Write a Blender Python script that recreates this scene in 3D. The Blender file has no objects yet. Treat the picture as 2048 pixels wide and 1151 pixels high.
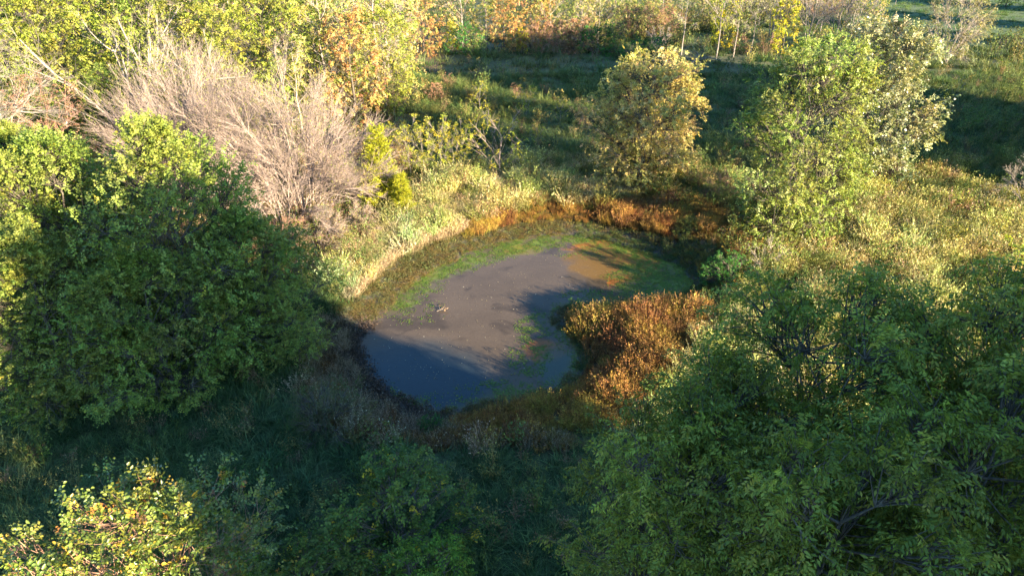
import bpy, math, random
import numpy as np
R = math.radians
rng = np.random.default_rng(7)
random.seed(7)
S = bpy.context.scene
COL = S.collection

# ------------------------------------------------------------------ camera, sky, sun, exposure
CAM_H, PITCH, FPX, CX, CY = 18.0, R(30.0), 1365.3, 1024.0, 575.5
cam = bpy.data.cameras.new('camera'); camo = bpy.data.objects.new('camera', cam); COL.objects.link(camo)
camo.location = (0, 0, CAM_H); camo.rotation_euler = (R(90) - PITCH, 0, 0)
cam.sensor_width = 36; cam.lens = 24.0; cam.clip_start = .1; cam.clip_end = 3000
S.camera = camo
SUN_AZ, SUN_EL = 37.5, 14.5        # degrees clockwise of +x (to the right and behind the camera), elevation
sdir = np.array([math.cos(R(SUN_EL)) * math.cos(R(-SUN_AZ)), math.cos(R(SUN_EL)) * math.sin(R(-SUN_AZ)), math.sin(R(SUN_EL))])
W = bpy.data.worlds.new('World'); S.world = W; W.use_nodes = True
nt = W.node_tree; nt.nodes.clear()
sk = nt.nodes.new('ShaderNodeTexSky'); sk.sky_type = 'NISHITA'; sk.sun_disc = False
sk.sun_elevation = R(SUN_EL); sk.sun_rotation = math.atan2(sdir[0], sdir[1]); sk.air_density = 1.0; sk.dust_density = 0.3; sk.ozone_density = 2.5
bg = nt.nodes.new('ShaderNodeBackground'); bg.inputs['Strength'].default_value = 0.075
wo = nt.nodes.new('ShaderNodeOutputWorld')
wb = nt.nodes.new('ShaderNodeVectorMath'); wb.operation = 'MULTIPLY'; wb.inputs[1].default_value = (.68, .98, 1.16)
nt.links.new(sk.outputs[0], wb.inputs[0]); nt.links.new(wb.outputs[0], bg.inputs[0]); nt.links.new(bg.outputs[0], wo.inputs[0])
sl = bpy.data.lights.new('sun', 'SUN'); sl.energy = 5.0; sl.angle = R(0.55); sl.color = (1.0, 0.83, 0.56)
so = bpy.data.objects.new('sun', sl); COL.objects.link(so); so.location = (60, -50, 40)
from mathutils import Vector, Matrix
so.rotation_euler = Vector(tuple(-sdir)).to_track_quat('-Z', 'Y').to_euler()
S.view_settings.view_transform = 'Standard'; S.view_settings.look = 'None'
S.view_settings.exposure = 2.9; S.view_settings.gamma = 1.0; S.view_settings.use_curve_mapping = False
S.render.engine = 'CYCLES'
cy = S.cycles
cy.max_bounces = 5; cy.diffuse_bounces = 3; cy.glossy_bounces = 2; cy.transmission_bounces = 3; cy.transparent_max_bounces = 4
cy.use_denoising = True; cy.denoiser = 'OPENIMAGEDENOISE'; cy.denoising_prefilter = 'ACCURATE'
cy.sample_clamp_indirect = 4.0

# ------------------------------------------------------------------ view <-> ground helpers (used only to read positions off the photograph)
cp, sp = math.cos(PITCH), math.sin(PITCH)
def at(px, py, z=0.0):
    dx = (px - CX) / FPX; dy = -(py - CY) / FPX
    d = np.array([dx, cp + dy * sp, -sp + dy * cp]); t = (z - CAM_H) / d[2]
    return np.array([d[0] * t, d[1] * t])
def pix(x, y, z=0.0):
    zz = z - CAM_H
    f = y * cp - zz * sp; u = y * sp + zz * cp
    return CX + FPX * x / f, CY - FPX * u / f
def height_for(y, row):
    return CAM_H - y * math.tan(PITCH - math.atan((CY - row) / FPX))

# ------------------------------------------------------------------ noise
_T = np.random.default_rng(3).random((256, 256))
def vn(x, y, s, o=0):
    x = np.asarray(x, float) / s + o * 17.3; y = np.asarray(y, float) / s + o * 5.7
    xi = np.floor(x).astype(int); yi = np.floor(y).astype(int); fx = x - xi; fy = y - yi
    fx = fx * fx * (3 - 2 * fx); fy = fy * fy * (3 - 2 * fy)
    a = _T[xi % 256, yi % 256]; b = _T[(xi + 1) % 256, yi % 256]; c = _T[xi % 256, (yi + 1) % 256]; d = _T[(xi + 1) % 256, (yi + 1) % 256]
    return (a * (1 - fx) + b * fx) * (1 - fy) + (c * (1 - fx) + d * fx) * fy
def fbm(x, y, s, o=0, n=4):
    r = 0; w = 0
    for i in range(n):
        r = r + vn(x, y, s / 2 ** i, o + i * 3) / 1.7 ** i; w += 1 / 1.7 ** i
    return r / w
def sstep(a, b, x):
    t = np.clip((x - a) / (b - a), 0, 1); return t * t * (3 - 2 * t)

# ------------------------------------------------------------------ mesh helpers
def mesh(name, verts, faces, mat, cols=None, smooth=False):
    """faces: list of (n,k) int arrays"""
    me = bpy.data.meshes.new(name)
    verts = np.asarray(verts, np.float32); me.vertices.add(len(verts)); me.vertices.foreach_set('co', verts.ravel())
    faces = [np.asarray(f, np.int32) for f in faces if len(f)]
    nl = sum(f.size for f in faces); nf = sum(len(f) for f in faces)
    me.loops.add(nl); me.polygons.add(nf)
    me.loops.foreach_set('vertex_index', np.concatenate([f.ravel() for f in faces]))
    tot = np.concatenate([np.full(len(f), f.shape[1], np.int32) for f in faces])
    st = np.concatenate([[0], np.cumsum(tot)[:-1]]).astype(np.int32)
    me.polygons.foreach_set('loop_start', st)
    if smooth: me.polygons.foreach_set('use_smooth', np.ones(nf, bool))
    me.update(calc_edges=True)
    if cols is not None:
        a = me.color_attributes.new('Col', 'FLOAT_COLOR', 'POINT')
        c = np.ones((len(verts), 4), np.float32); c[:, :3] = np.clip(cols, 0, 1); a.data.foreach_set('color', c.ravel())
    if mat: me.materials.append(mat)
    return me
def link(name, data, parent=None):
    o = bpy.data.objects.new(name, data); COL.objects.link(o)
    if parent is not None: o.parent = parent
    return o
def tag(o, label=None, cat=None, group=None, kind=None):
    if label: o['label'] = label
    if cat: o['category'] = cat
    if group: o['group'] = group
    if kind: o['kind'] = kind
    return o
def norm(v): return v / np.maximum(np.linalg.norm(v, axis=-1, keepdims=True), 1e-9)
def tubes(P, Rr, k=4):
    """P (N,M,3) polylines, Rr (N,M) radii -> verts, quads"""
    N, M, _ = P.shape
    T = np.gradient(P, axis=1); T = norm(T)
    ref = np.where(np.abs(T[..., 2:3]) > .9, np.array([1., 0, 0]), np.array([0, 0, 1.]))
    A = norm(np.cross(T, ref)); B = np.cross(T, A)
    an = np.arange(k) * 2 * np.pi / k
    V = P[:, :, None, :] + Rr[:, :, None, None] * (A[:, :, None, :] * np.cos(an)[None, None, :, None] + B[:, :, None, :] * np.sin(an)[None, None, :, None])
    idx = np.arange(N * M * k).reshape(N, M, k)
    a = idx[:, :-1, :]; b = idx[:, 1:, :]
    q = np.stack([a, np.roll(a, -1, 2), np.roll(b, -1, 2), b], -1).reshape(-1, 4)
    return V.reshape(-1, 3), q
def merge(parts):
    vs, fs, o = [], {}, 0
    cs = []
    for p in parts:
        v, f = p[0], p[1]; vs.append(v)
        for ff in (f if isinstance(f, list) else [f]): fs.setdefault(ff.shape[1], []).append(ff + o)
        if len(p) > 2: cs.append(p[2])
        o += len(v)
    return np.concatenate(vs), [np.concatenate(x) for x in fs.values()], (np.concatenate(cs) if cs else None)

# ------------------------------------------------------------------ materials
def newmat(name):
    m = bpy.data.materials.new(name); m.use_nodes = True; m.node_tree.nodes.clear(); return m, m.node_tree.nodes, m.node_tree.links
def leaf_mat(name, transl=.38, gloss=.16, rough=.45, warm=(1.25, 1.15, .55), tinted=False, flat=False):
    m, n, l = newmat(name)
    a = n.new('ShaderNodeVertexColor'); a.layer_name = 'Col'; c = a.outputs['Color']
    if tinted:
        t = n.new('ShaderNodeAttribute'); t.attribute_type = 'INSTANCER'; t.attribute_name = 'tint'
        mu = n.new('ShaderNodeVectorMath'); mu.operation = 'MULTIPLY_ADD'
        l.new(c, mu.inputs[0]); l.new(t.outputs['Vector'], mu.inputs[1]); l.new(c, mu.inputs[2]); c = mu.outputs[0]
        mx = n.new('ShaderNodeVectorMath'); mx.operation = 'MAXIMUM'; l.new(c, mx.inputs[0]); mx.inputs[1].default_value = (.004, .004, .004); c = mx.outputs[0]
    p = n.new('ShaderNodeBsdfPrincipled'); l.new(c, p.inputs['Base Color']); p.inputs['Roughness'].default_value = rough
    p.inputs['Specular IOR Level'].default_value = gloss
    w = n.new('ShaderNodeVectorMath'); w.operation = 'MULTIPLY'; l.new(c, w.inputs[0]); w.inputs[1].default_value = warm
    tr = n.new('ShaderNodeBsdfTranslucent'); l.new(w.outputs[0], tr.inputs['Color'])
    mix = n.new('ShaderNodeMixShader'); mix.inputs[0].default_value = transl
    l.new(p.outputs[0], mix.inputs[1]); l.new(tr.outputs[0], mix.inputs[2])
    o = n.new('ShaderNodeOutputMaterial'); l.new(mix.outputs[0], o.inputs[0])
    return m
M_LEAF = leaf_mat('leaf')
M_WAXY = leaf_mat('waxy_leaf', transl=.28, gloss=.5, rough=.38)
M_BLADE = leaf_mat('grass_blade', transl=.3, gloss=.2, rough=.55, warm=(1.2, 1.1, .6), tinted=True)
def bark_mat(name, c1, c2, scale=6):
    m, n, l = newmat(name)
    tc = n.new('ShaderNodeTexCoord'); mp = n.new('ShaderNodeMapping'); mp.inputs['Scale'].default_value = (scale, scale, scale * .35)
    ns = n.new('ShaderNodeTexNoise'); ns.inputs['Scale'].default_value = 3; ns.inputs['Detail'].default_value = 6
    l.new(tc.outputs['Object'], mp.inputs[0]); l.new(mp.outputs[0], ns.inputs['Vector'])
    r = n.new('ShaderNodeValToRGB'); r.color_ramp.elements[0].position = .35; r.color_ramp.elements[1].position = .65
    r.color_ramp.elements[0].color = (*c1, 1); r.color_ramp.elements[1].color = (*c2, 1)
    l.new(ns.outputs[0], r.inputs[0])
    p = n.new('ShaderNodeBsdfPrincipled'); l.new(r.outputs[0], p.inputs['Base Color']); p.inputs['Roughness'].default_value = .85
    b = n.new('ShaderNodeBump'); b.inputs['Strength'].default_value = .5; b.inputs['Distance'].default_value = .02
    l.new(ns.outputs[0], b.inputs['Height']); l.new(b.outputs[0], p.inputs['Normal'])
    o = n.new('ShaderNodeOutputMaterial'); l.new(p.outputs[0], o.inputs[0]); return m
M_BARK = bark_mat('bark', (.04, .032, .024), (.11, .09, .07))
M_PALE = bark_mat('pale_bark', (.15, .12, .10), (.33, .28, .235))
M_TWIG = bark_mat('pinkish_twig', (.15, .11, .095), (.32, .245, .21))
M_GREYTWIG = bark_mat('grey_twig', (.12, .10, .085), (.27, .23, .20))
M_REDTWIG = bark_mat('reddish_twig', (.18, .09, .06), (.33, .19, .13))

# ------------------------------------------------------------------ pond outline and ground height
WZ = -0.8
PX = [(715,700),(722,668),(745,640),(790,592),(850,542),(930,502),(1020,478),(1110,466),(1200,474),(1280,494),(1340,520),(1385,548),(1395,580),(1350,598),(1290,606),(1220,608),
      (1160,612),(1112,622),(1108,640),(1135,662),(1162,690),(1168,718),(1152,748),(1110,778),(1040,796),(980,802),(915,818),(862,830),(825,815),(790,792),(745,762),(722,732)]
PW = np.array([at(a, b, WZ) for a, b in PX])
def seg_dist(x, y, poly, closed=True):
    P = np.asarray(poly); Q = np.roll(P, -1, 0) if closed else P[1:]; P = P if closed else P[:-1]
    d = np.full(np.shape(x), 1e9); 
    for (ax, ay), (bx, by) in zip(P, Q):
        ux, uy = bx - ax, by - ay; t = np.clip(((x - ax) * ux + (y - ay) * uy) / (ux * ux + uy * uy + 1e-12), 0, 1)
        d = np.minimum(d, np.hypot(x - ax - t * ux, y - ay - t * uy))
    return d
def inside(x, y, poly):
    r = np.zeros(np.shape(x), bool); P = np.asarray(poly); Q = np.roll(P, -1, 0)
    for (ax, ay), (bx, by) in zip(P, Q):
        if ay == by: continue
        c = ((ay > y) != (by > y)) & (x < (bx - ax) * (y - ay) / (by - ay) + ax); r ^= c
    return r
def pond_d(x, y):
    """signed distance to the water's edge, negative in the water"""
    x = np.asarray(x, float); y = np.asarray(y, float)
    d = np.full(x.shape, 60.0); near = (np.abs(x) < 25) & (y > 8) & (y < 60)
    xx, yy = x[near], y[near]; dd = seg_dist(xx, yy, PW); ins = inside(xx, yy, PW)
    dd = np.where(ins, -dd, dd) + (fbm(xx, yy, 1.1, 9) - .5) * .95
    d[near] = dd; return d
def gz(x, y, d=None):
    x = np.asarray(x, float); y = np.asarray(y, float)
    if d is None: d = pond_d(x, y)
    base = (fbm(x, y, 14, 2) - .5) * .7 * sstep(2, 9, d) + (fbm(x, y, 2.2, 5) - .5) * .16
    east = sstep(-2, 9, x)                                    # steeper bank on the east side
    w = 4.2 - 1.6 * east
    bank = WZ + .03 + (0 - WZ) * sstep(.4, w, d) + .06 * np.clip(d, 0, 1)
    bed = WZ - .45 * sstep(0, 3, -d)
    z = np.where(d > 0, bank + base * sstep(.5, 3, d) + (fbm(x, y, .5, 8) - .5) * .05, bed)
    return z
def gz1(x, y): return float(gz(np.array([x]), np.array([y]))[0])

def pzone(px, py, poly, soft=0):
    return inside(px, py, np.array(poly))
def ell(px, py, cx, cy, rx, ry): return ((px - cx) / rx) ** 2 + ((py - cy) / ry) ** 2

# zones of vegetation around the pond (outlines read off the photograph)
Z_SPIT = [(1128,640),(1150,622),(1230,618),(1330,598),(1400,612),(1420,660),(1370,730),(1330,800),(1270,860),(1180,885),(1060,875),(940,862),(880,845),(930,826),(1040,805),(1120,786),(1165,752),(1182,712),(1172,680)]
Z_EAST = [(1270,395),(1350,400),(1450,420),(1520,470),(1530,560),(1500,620),(1430,640),(1400,612),(1420,560),(1380,520),(1300,480)]
Z_RUST = [(930,455),(1000,425),(1100,412),(1200,418),(1290,405),(1400,432),(1470,470),(1440,492),(1340,470),(1200,458),(1060,455),(960,470),(930,475)]
Z_TAN = [(700,612),(720,570),(790,512),(860,470),(930,452),(950,470),(880,500),(800,555),(750,610),(725,640)]
Z_BROWN = [(600,720),(640,640),(700,640),(700,720),(740,790),(860,850),(1000,880),(1150,900),(1130,925),(900,910),(720,900),(630,860),(590,790)]
Z_RIGHT = [(1440,660),(1520,480),(1700,420),(1760,340),(2100,410),(2300,700),(2200,900),(1250,900),(1330,800),(1380,720)]
Z_NORTH = [(640,560),(760,440),(900,350),(1080,325),(1220,340),(1300,390),(1280,410),(1100,420),(950,440),(800,500),(700,590)]

# ground sheet
def axis(lo, hi, c, fine, n, far):
    """coordinates: even spacing 'fine' in [lo,hi], growing outside"""
    a = list(np.arange(lo, hi, fine)); s = fine; x = a[-1]
    while x < far: s *= 1.16; x += s; a.append(x)
    s = fine; x = a[0]
    while x > -far: s *= 1.16; x -= s; a.insert(0, x)
    return np.array(a)
gx = axis(-42, 46, 0, .42, 0, 1400); gy = axis(10, 92, 0, .42, 0, 1400)
X, Y = np.meshgrid(gx, gy); D = pond_d(X, Y); Z = gz(X, Y, D)
n1 = fbm(X, Y, 1.1, 11); n2 = fbm(X, Y, 6, 12); n3 = fbm(X, Y, .45, 13)
def L(*c): return np.array(c)
soil = L(.055, .042, .028); green = L(.045, .065, .022); straw = L(.17, .13, .065); mud = L(.05, .042, .036); litter = L(.10, .065, .04)
f = n2[..., None]
C = green * (1 - f) + (green * .6 + straw * .4) * f
C = C * (.7 + .6 * n1[..., None])
far = (sstep(88, 100, Y) * sstep(20, 34, X - (Y - 90) * .1))[..., None]; C = C * (1 - far) + L(.042, .075, .018) * (.75 + .5 * n1[..., None]) * far
wood = ((X < -4 - .05 * Y) & (Y > 28) & (D > 4))[..., None]; C = np.where(wood, litter * (.6 + .8 * n1[..., None]), C)
PXX, PYY = pix(X, np.maximum(Y, 1))
m = (sstep(2.6, .4, D) * (D > -3))[..., None]; C = C * (1 - m) + mud * (.6 + .8 * n3[..., None]) * m
me = mesh('ground', np.stack([X, Y, Z], -1).reshape(-1, 3),
          [(lambda i: np.stack([i[:-1, :-1], i[:-1, 1:], i[1:, 1:], i[1:, :-1]], -1).reshape(-1, 4))(np.arange(X.size).reshape(X.shape))], None, C.reshape(-1, 3), smooth=True)
m_, n_, l_ = newmat('soil_and_thatch')
a_ = n_.new('ShaderNodeVertexColor'); a_.layer_name = 'Col'
tc = n_.new('ShaderNodeTexCoord'); ns = n_.new('ShaderNodeTexNoise'); ns.inputs['Scale'].default_value = 5; ns.inputs['Detail'].default_value = 8; ns.inputs['Roughness'].default_value = .7
l_.new(tc.outputs['Object'], ns.inputs['Vector'])
rp = n_.new('ShaderNodeValToRGB'); rp.color_ramp.elements[0].color = (.35, .35, .35, 1); rp.color_ramp.elements[1].color = (1.6, 1.5, 1.4, 1); rp.color_ramp.elements[0].position = .3; rp.color_ramp.elements[1].position = .7
l_.new(ns.outputs[0], rp.inputs[0])
mu = n_.new('ShaderNodeVectorMath'); mu.operation = 'MULTIPLY'; l_.new(a_.outputs[0], mu.inputs[0]); l_.new(rp.outputs[0], mu.inputs[1])
p_ = n_.new('ShaderNodeBsdfPrincipled'); p_.inputs['Roughness'].default_value = .95; l_.new(mu.outputs[0], p_.inputs['Base Color'])
b_ = n_.new('ShaderNodeBump'); b_.inputs['Strength'].default_value = .8; b_.inputs['Distance'].default_value = .08; l_.new(ns.outputs[0], b_.inputs['Height']); l_.new(b_.outputs[0], p_.inputs['Normal'])
o_ = n_.new('ShaderNodeOutputMaterial'); l_.new(p_.outputs[0], o_.inputs[0]); me.materials.append(m_)
tag(link('ground', me), 'rough grassy ground of the clearing around the pond', kind='structure')

# ------------------------------------------------------------------ pond water, film, algae and near-left shade held in its colour
ax_ = np.arange(-10.5, 14.5, .09); ay_ = np.arange(18, 41, .09)
X, Y = np.meshgrid(ax_, ay_); D = pond_d(X, Y); PXX, PYY = pix(X, Y, WZ)
murk = L(.076, .056, .039)
n1 = fbm(X, Y, 3.2, 21); n2 = fbm(X, Y, .8, 22, 5); n3 = fbm(X, Y, .22, 23, 3); sw = fbm(X + 2.0 * n1, Y * 1.6 - 2.5 * n1, 1.7, 24, 4)
C = murk * (.80 + .4 * sw[..., None]) * (1 - .35 * sstep(.56, .72, fbm(X * .6 + n1 * 2, Y - n1 * 3, 1.1, 27, 4)))[..., None]; rough = np.full(X.shape, .16)
alg = L(.085, .125, .022); rust = L(.25, .085, .018); olive = L(.16, .13, .015); teal = L(.03, .06, .045)
def blend(C, col, m): m = np.clip(m, 0, 1)[..., None]; return C * (1 - m) + col * m
e1 = ell(PXX, PYY, 1222, 522, 92, 42); rm = sstep(1.15, .55, e1 + (n2 - .5) * 1.3)
C = blend(C, L(.13, .072, .018), rm * .8)
ring = np.exp(-((e1 + (n2 - .5) * 1.0 - 1.0) / .4) ** 2) * (PXX > 1120); C = blend(C, rust * (.6 + .8 * n3[..., None]), ring * .9 * ((PYY < 500) | (PXX > 1215)))
e2 = ell(PXX, PYY, 1092, 702, 50, 26); C = blend(C, rust * .9, sstep(1.1, .2, e2 + (n2 - .5) * 1.6) * .75)
gr = sstep(1.0, .25, ell(PXX, PYY, 1330, 560, 110, 62) + (n2 - .5) * .9); C = blend(C, alg * (.55 + .9 * n3[..., None]), gr * (.35 + .6 * sstep(.4, .58, fbm(X, Y, .4, 64, 4))))
shade_blue = sstep(1.25, .25, ell(PXX, PYY, 828, 758, 175, 92) + (n1 - .5) * .8); C = blend(C, L(.008, .024, .034), shade_blue * .85)  # shade painted into the water colour: dark blue ellipse at near left
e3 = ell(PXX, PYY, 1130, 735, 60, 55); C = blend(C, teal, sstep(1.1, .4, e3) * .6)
nb = [(795,610),(835,570),(880,545),(930,522),(985,502),(1050,488),(1120,480),(1200,486),(1262,500)]
NBW = np.array([at(a, b, WZ) for a, b in nb]); dn = seg_dist(X, Y, NBW, closed=False)
n4 = fbm(X, Y, .35, 63, 4); C = blend(C, alg * (.5 + 1.0 * n3[..., None]), sstep(1.1, .15, dn + (n2 - .5) * 1.6) * (.2 + .6 * sstep(.42, .58, n4)))
C = blend(C, olive * .8, sstep(.9, 0, -D + (n2 - .45) * .8) * .5 * (PXX > 800))
ys = sstep(.9, .3, ell(PXX, PYY, 1045, 500, 45, 12) + (n2 - .5)); C = blend(C, olive, ys * .5)
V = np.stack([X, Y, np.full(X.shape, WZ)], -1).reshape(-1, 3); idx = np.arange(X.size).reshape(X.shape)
q = np.stack([idx[:-1, :-1], idx[:-1, 1:], idx[1:, 1:], idx[1:, :-1]], -1)
keep = (D[:-1, :-1] < .45); q = q[keep]
used = np.unique(q); rem = np.zeros(X.size, int); rem[used] = np.arange(len(used))
film = np.clip(gr + rm * .6 + sstep(1.0, .15, dn + (n2 - .5) * 1.5), 0, 1)
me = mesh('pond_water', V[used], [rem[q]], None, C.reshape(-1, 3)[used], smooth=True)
ca = me.attributes.new('clear', 'FLOAT', 'POINT'); ca.data.foreach_set('value', np.clip(shade_blue + .6 * sstep(1.1, .4, e3), 0, 1).reshape(-1)[used].astype(np.float32))  # 'clear' marks the painted-shade ellipse and the teal cove
fa = me.attributes.new('film', 'FLOAT', 'POINT'); fa.data.foreach_set('value', film.reshape(-1)[used].astype(np.float32))
m_, n_, l_ = newmat('murky_water')
a_ = n_.new('ShaderNodeVertexColor'); a_.layer_name = 'Col'
fi = n_.new('ShaderNodeAttribute'); fi.attribute_name = 'film'
tc = n_.new('ShaderNodeTexCoord'); ns = n_.new('ShaderNodeTexNoise'); ns.inputs['Scale'].default_value = 11; ns.inputs['Detail'].default_value = 6; ns.inputs['Roughness'].default_value = .75
l_.new(tc.outputs['Object'], ns.inputs['Vector'])
rp = n_.new('ShaderNodeValToRGB'); rp.color_ramp.elements[0].color = (.82, .82, .82, 1); rp.color_ramp.elements[1].color = (1.14, 1.14, 1.14, 1); rp.color_ramp.elements[0].position = .35; rp.color_ramp.elements[1].position = .65
l_.new(ns.outputs[0], rp.inputs[0])
mu = n_.new('ShaderNodeVectorMath'); mu.operation = 'MULTIPLY'; l_.new(a_.outputs[0], mu.inputs[0]); l_.new(rp.outputs[0], mu.inputs[1])
p_ = n_.new('ShaderNodeBsdfPrincipled'); l_.new(mu.outputs[0], p_.inputs['Base Color']); p_.inputs['IOR'].default_value = 1.33; ck = n_.new('ShaderNodeAttribute'); ck.attribute_name = 'clear'; m2 = n_.new('ShaderNodeMapRange'); l_.new(ck.outputs['Fac'], m2.inputs[0]); m2.inputs['To Min'].default_value = .22; m2.inputs['To Max'].default_value = .42; l_.new(m2.outputs[0], p_.inputs['Specular IOR Level'])  # stronger reflection over the painted-shade ellipse and the teal cove
mr = n_.new('ShaderNodeMapRange'); l_.new(fi.outputs['Fac'], mr.inputs[0]); mr.inputs['To Min'].default_value = .08; mr.inputs['To Max'].default_value = .6; l_.new(mr.outputs[0], p_.inputs['Roughness'])
b_ = n_.new('ShaderNodeBump'); b_.inputs['Strength'].default_value = .15; b_.inputs['Distance'].default_value = .01
n2_ = n_.new('ShaderNodeTexNoise'); n2_.inputs['Scale'].default_value = 3; l_.new(tc.outputs['Object'], n2_.inputs['Vector']); l_.new(n2_.outputs[0], b_.inputs['Height']); l_.new(b_.outputs[0], p_.inputs['Normal'])
o_ = n_.new('ShaderNodeOutputMaterial'); l_.new(p_.outputs[0], o_.inputs[0]); me.materials.append(m_)
tag(link('pond_water', me), 'still murky water of the small pond', kind='structure')

# ------------------------------------------------------------------ leaf and tree generators
def leafmesh(B, Dr, Nn, size, asp, colr, fold=.18, five=False):
    """B base (N,3), Dr leaf direction, Nn approx normal, size (N,), colr (N,3)"""
    Wd = norm(np.cross(Dr, Nn)); Nn = np.cross(Wd, Dr); s = size[:, None]; w = s * asp * .5
    tip = B + Dr * s - Nn * s * .12; l = B + Dr * s * .45 + Wd * w + Nn * w * fold * 2; r = B + Dr * s * .45 - Wd * w + Nn * w * fold * 2
    n = len(B)
    if five:
        l2 = B + Dr * s * .75 + Wd * w * .75 + Nn * w * fold; r2 = B + Dr * s * .75 - Wd * w * .75 + Nn * w * fold
        V = np.stack([B, l, l2, tip, r2, r], 1).reshape(-1, 3); i = np.arange(n)[:, None] * 6
        return V, [np.concatenate([i + np.array([0, 1, 2, 3]), i + np.array([0, 3, 4, 5])], 0)], np.repeat(colr, 6, 0)
    V = np.stack([B, l, tip, r], 1).reshape(-1, 3); i = np.arange(n)[:, None] * 4
    return V, [i + np.array([0, 1, 2, 3])], np.repeat(colr, 4, 0)
def pick(pal, n, g):
    cs = np.array([p[0] for p in pal], float); w = np.array([p[1] for p in pal], float); return cs[g.choice(len(pal), n, p=w / w.sum())]
def bez(a, b, c, n):
    t = np.linspace(0, 1, n)[None, :, None]; return (1 - t) ** 2 * a[:, None] + 2 * t * (1 - t) * b[:, None] + t * t * c[:, None]

def gen_tree(seed, H=10, rad=3.5, lo=.12, peak=.45, stems=1, lobes=30, twigs=18, sprays=3, n=7, size=.16, asp=.55, pal=None, tr=.16,
             lobe_r=.34, droop=.35, sparse=0., spl=.45, five=False, top=.25, flat=1.0, wood=M_BARK, leafm=M_LEAF, irregular=.3, twr=.012, upright=0., bare=0.):
    """returns [(part, mesh)]. Crown outline: radius grows from the foot to the widest at `peak`, then narrows to `top` at the tip."""
    g = np.random.default_rng(seed); parts = []
    # stems
    K = stems; sa = g.random(K) * 6.28; M = 7; t = np.linspace(0, 1, M)
    lean = (0 if K == 1 else .5) * rad
    SP = np.zeros((K, M, 3))
    for k in range(K):
        hk = H * (.92 if K == 1 else g.uniform(.65, .92)); wob = g.normal(0, .02 * H, (M, 2)) * t[:, None]
        SP[k, :, 0] = math.cos(sa[k]) * lean * t ** 1.3 * g.uniform(.5, 1) + wob[:, 0]; SP[k, :, 1] = math.sin(sa[k]) * lean * t ** 1.3 * g.uniform(.5, 1) + wob[:, 1]
        SP[k, :, 2] = -.15 + (hk + .15) * t
    r0 = tr / math.sqrt(K)
    SR = r0 * (1 - t[None] * .95) * np.ones((K, 1)); SR[:, 0] *= 1.35
    parts.append(tubes(SP, SR, 7))
    # lobes
    h = lo + (1 - lo) * (np.arange(lobes) + g.random(lobes)) / lobes; h = np.minimum(h, .97)
    prof = np.where(h < peak, np.sqrt(np.clip(1 - ((peak - h) / (peak - lo + .12)) ** 2, .05, 1)), 1 - (1 - top) * np.clip((h - peak) / (1 - peak), 0, 1) ** 1.7)
    an = np.arange(lobes) * 2.399 + g.normal(0, .4, lobes); lowf = 1 + irregular * np.sin(an * 2 + g.random() * 6) * .5 + irregular * g.normal(0, .5, lobes)
    rr = rad * prof * np.clip(lowf, .5, 1.35) * np.where(g.random(lobes) < .25, .45, .75)
    LC = np.stack([np.cos(an) * rr, np.sin(an) * rr * flat, h * H], -1); LR = rad * lobe_r * g.uniform(.7, 1.25, lobes) * (.6 + .5 * prof)
    ks = g.integers(0, K, lobes)
    zb = np.clip(LC[:, 2] - rr * g.uniform(.5, 1.0, lobes) * (1 + upright), .12 * H * lo + .05 * H, None)
    ti = np.clip(zb / np.array([SP[k, -1, 2] for k in ks]), .04, .95) * (M - 1); i0 = np.floor(ti).astype(int); fr = (ti - i0)[:, None]
    A = SP[ks, i0] * (1 - fr) + SP[ks, np.minimum(i0 + 1, M - 1)] * fr
    mid = (A + LC) / 2 + np.stack([np.zeros(lobes), np.zeros(lobes), -.08 * rr], -1) + g.normal(0, .06 * rad, (lobes, 3))
    LP = bez(A, mid, LC, 7); tt = np.linspace(0, 1, 7)
    parts.append(tubes(LP, (r0 * .26 * (1 - .85 * tt))[None] * g.uniform(.6, 1, (lobes, 1)), 5))
    # twigs
    NT = lobes * twigs; lb = np.repeat(np.arange(lobes), twigs)
    dv = norm(g.normal(0, 1, (NT, 3)) + norm(LC[lb] - np.array([0, 0, H * .45])) * .7 + np.array([0, 0, .25])); rad_t = LR[lb] * g.uniform(.55, 1.15, NT)
    tip = LC[lb] + dv * rad_t[:, None]; tip[:, 2] = np.maximum(tip[:, 2], .15)
    i1 = g.integers(3, 7, NT); st = LP[lb, i1]
    TP = bez(st, (st + tip) / 2 + g.normal(0, .08, (NT, 3)) * LR[lb][:, None], tip, 4)
    parts.append(tubes(TP, np.array([1.6, 1.2, .8, .35])[None] * twr * np.ones((NT, 1)), 3))
    wv, wf, _ = merge(parts)
    out = [('trunk', mesh('trunk', wv, wf, wood, smooth=True))]
    # sprays
    keep = g.random(NT) > sparse; tw = np.nonzero(keep)[0]
    lobe_t = g.normal(0, .10, (lobes, 1)) + g.normal(0, .05, (lobes, 3))
    sidx = np.repeat(tw, sprays); NS = len(sidx); u = g.random(NS)
    o = TP[sidx, 2] * (1 - u[:, None]) + tip[sidx] * u[:, None] + g.normal(0, .05, (NS, 3)) * LR[lb[sidx]][:, None]
    sd = norm(dv[sidx] + g.normal(0, .75, (NS, 3)) + np.array([0, 0, -droop * .6 + upright * .6])); SL = spl * g.uniform(.5, 1.3, NS)
    side = norm(np.cross(sd, np.array([0, 0, 1.]) + g.normal(0, .35, (NS, 3)))); nr = np.cross(side, sd); nr *= np.sign(nr[:, 2:3] + .15)
    k = (np.arange(n) + .6) / n; sg = np.where(np.arange(n) % 2, 1., -1.)
    B = o[:, None] + sd[:, None] * (SL[:, None] * k[None])[..., None]; B[..., 2] -= droop * .6 * SL[:, None] * k[None] ** 2
    Dr = norm(sd[:, None] * .55 + side[:, None] * sg[None, :, None] * .9 + g.normal(0, .25, (NS, n, 3)) + np.array([0, 0, -droop]))
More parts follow.
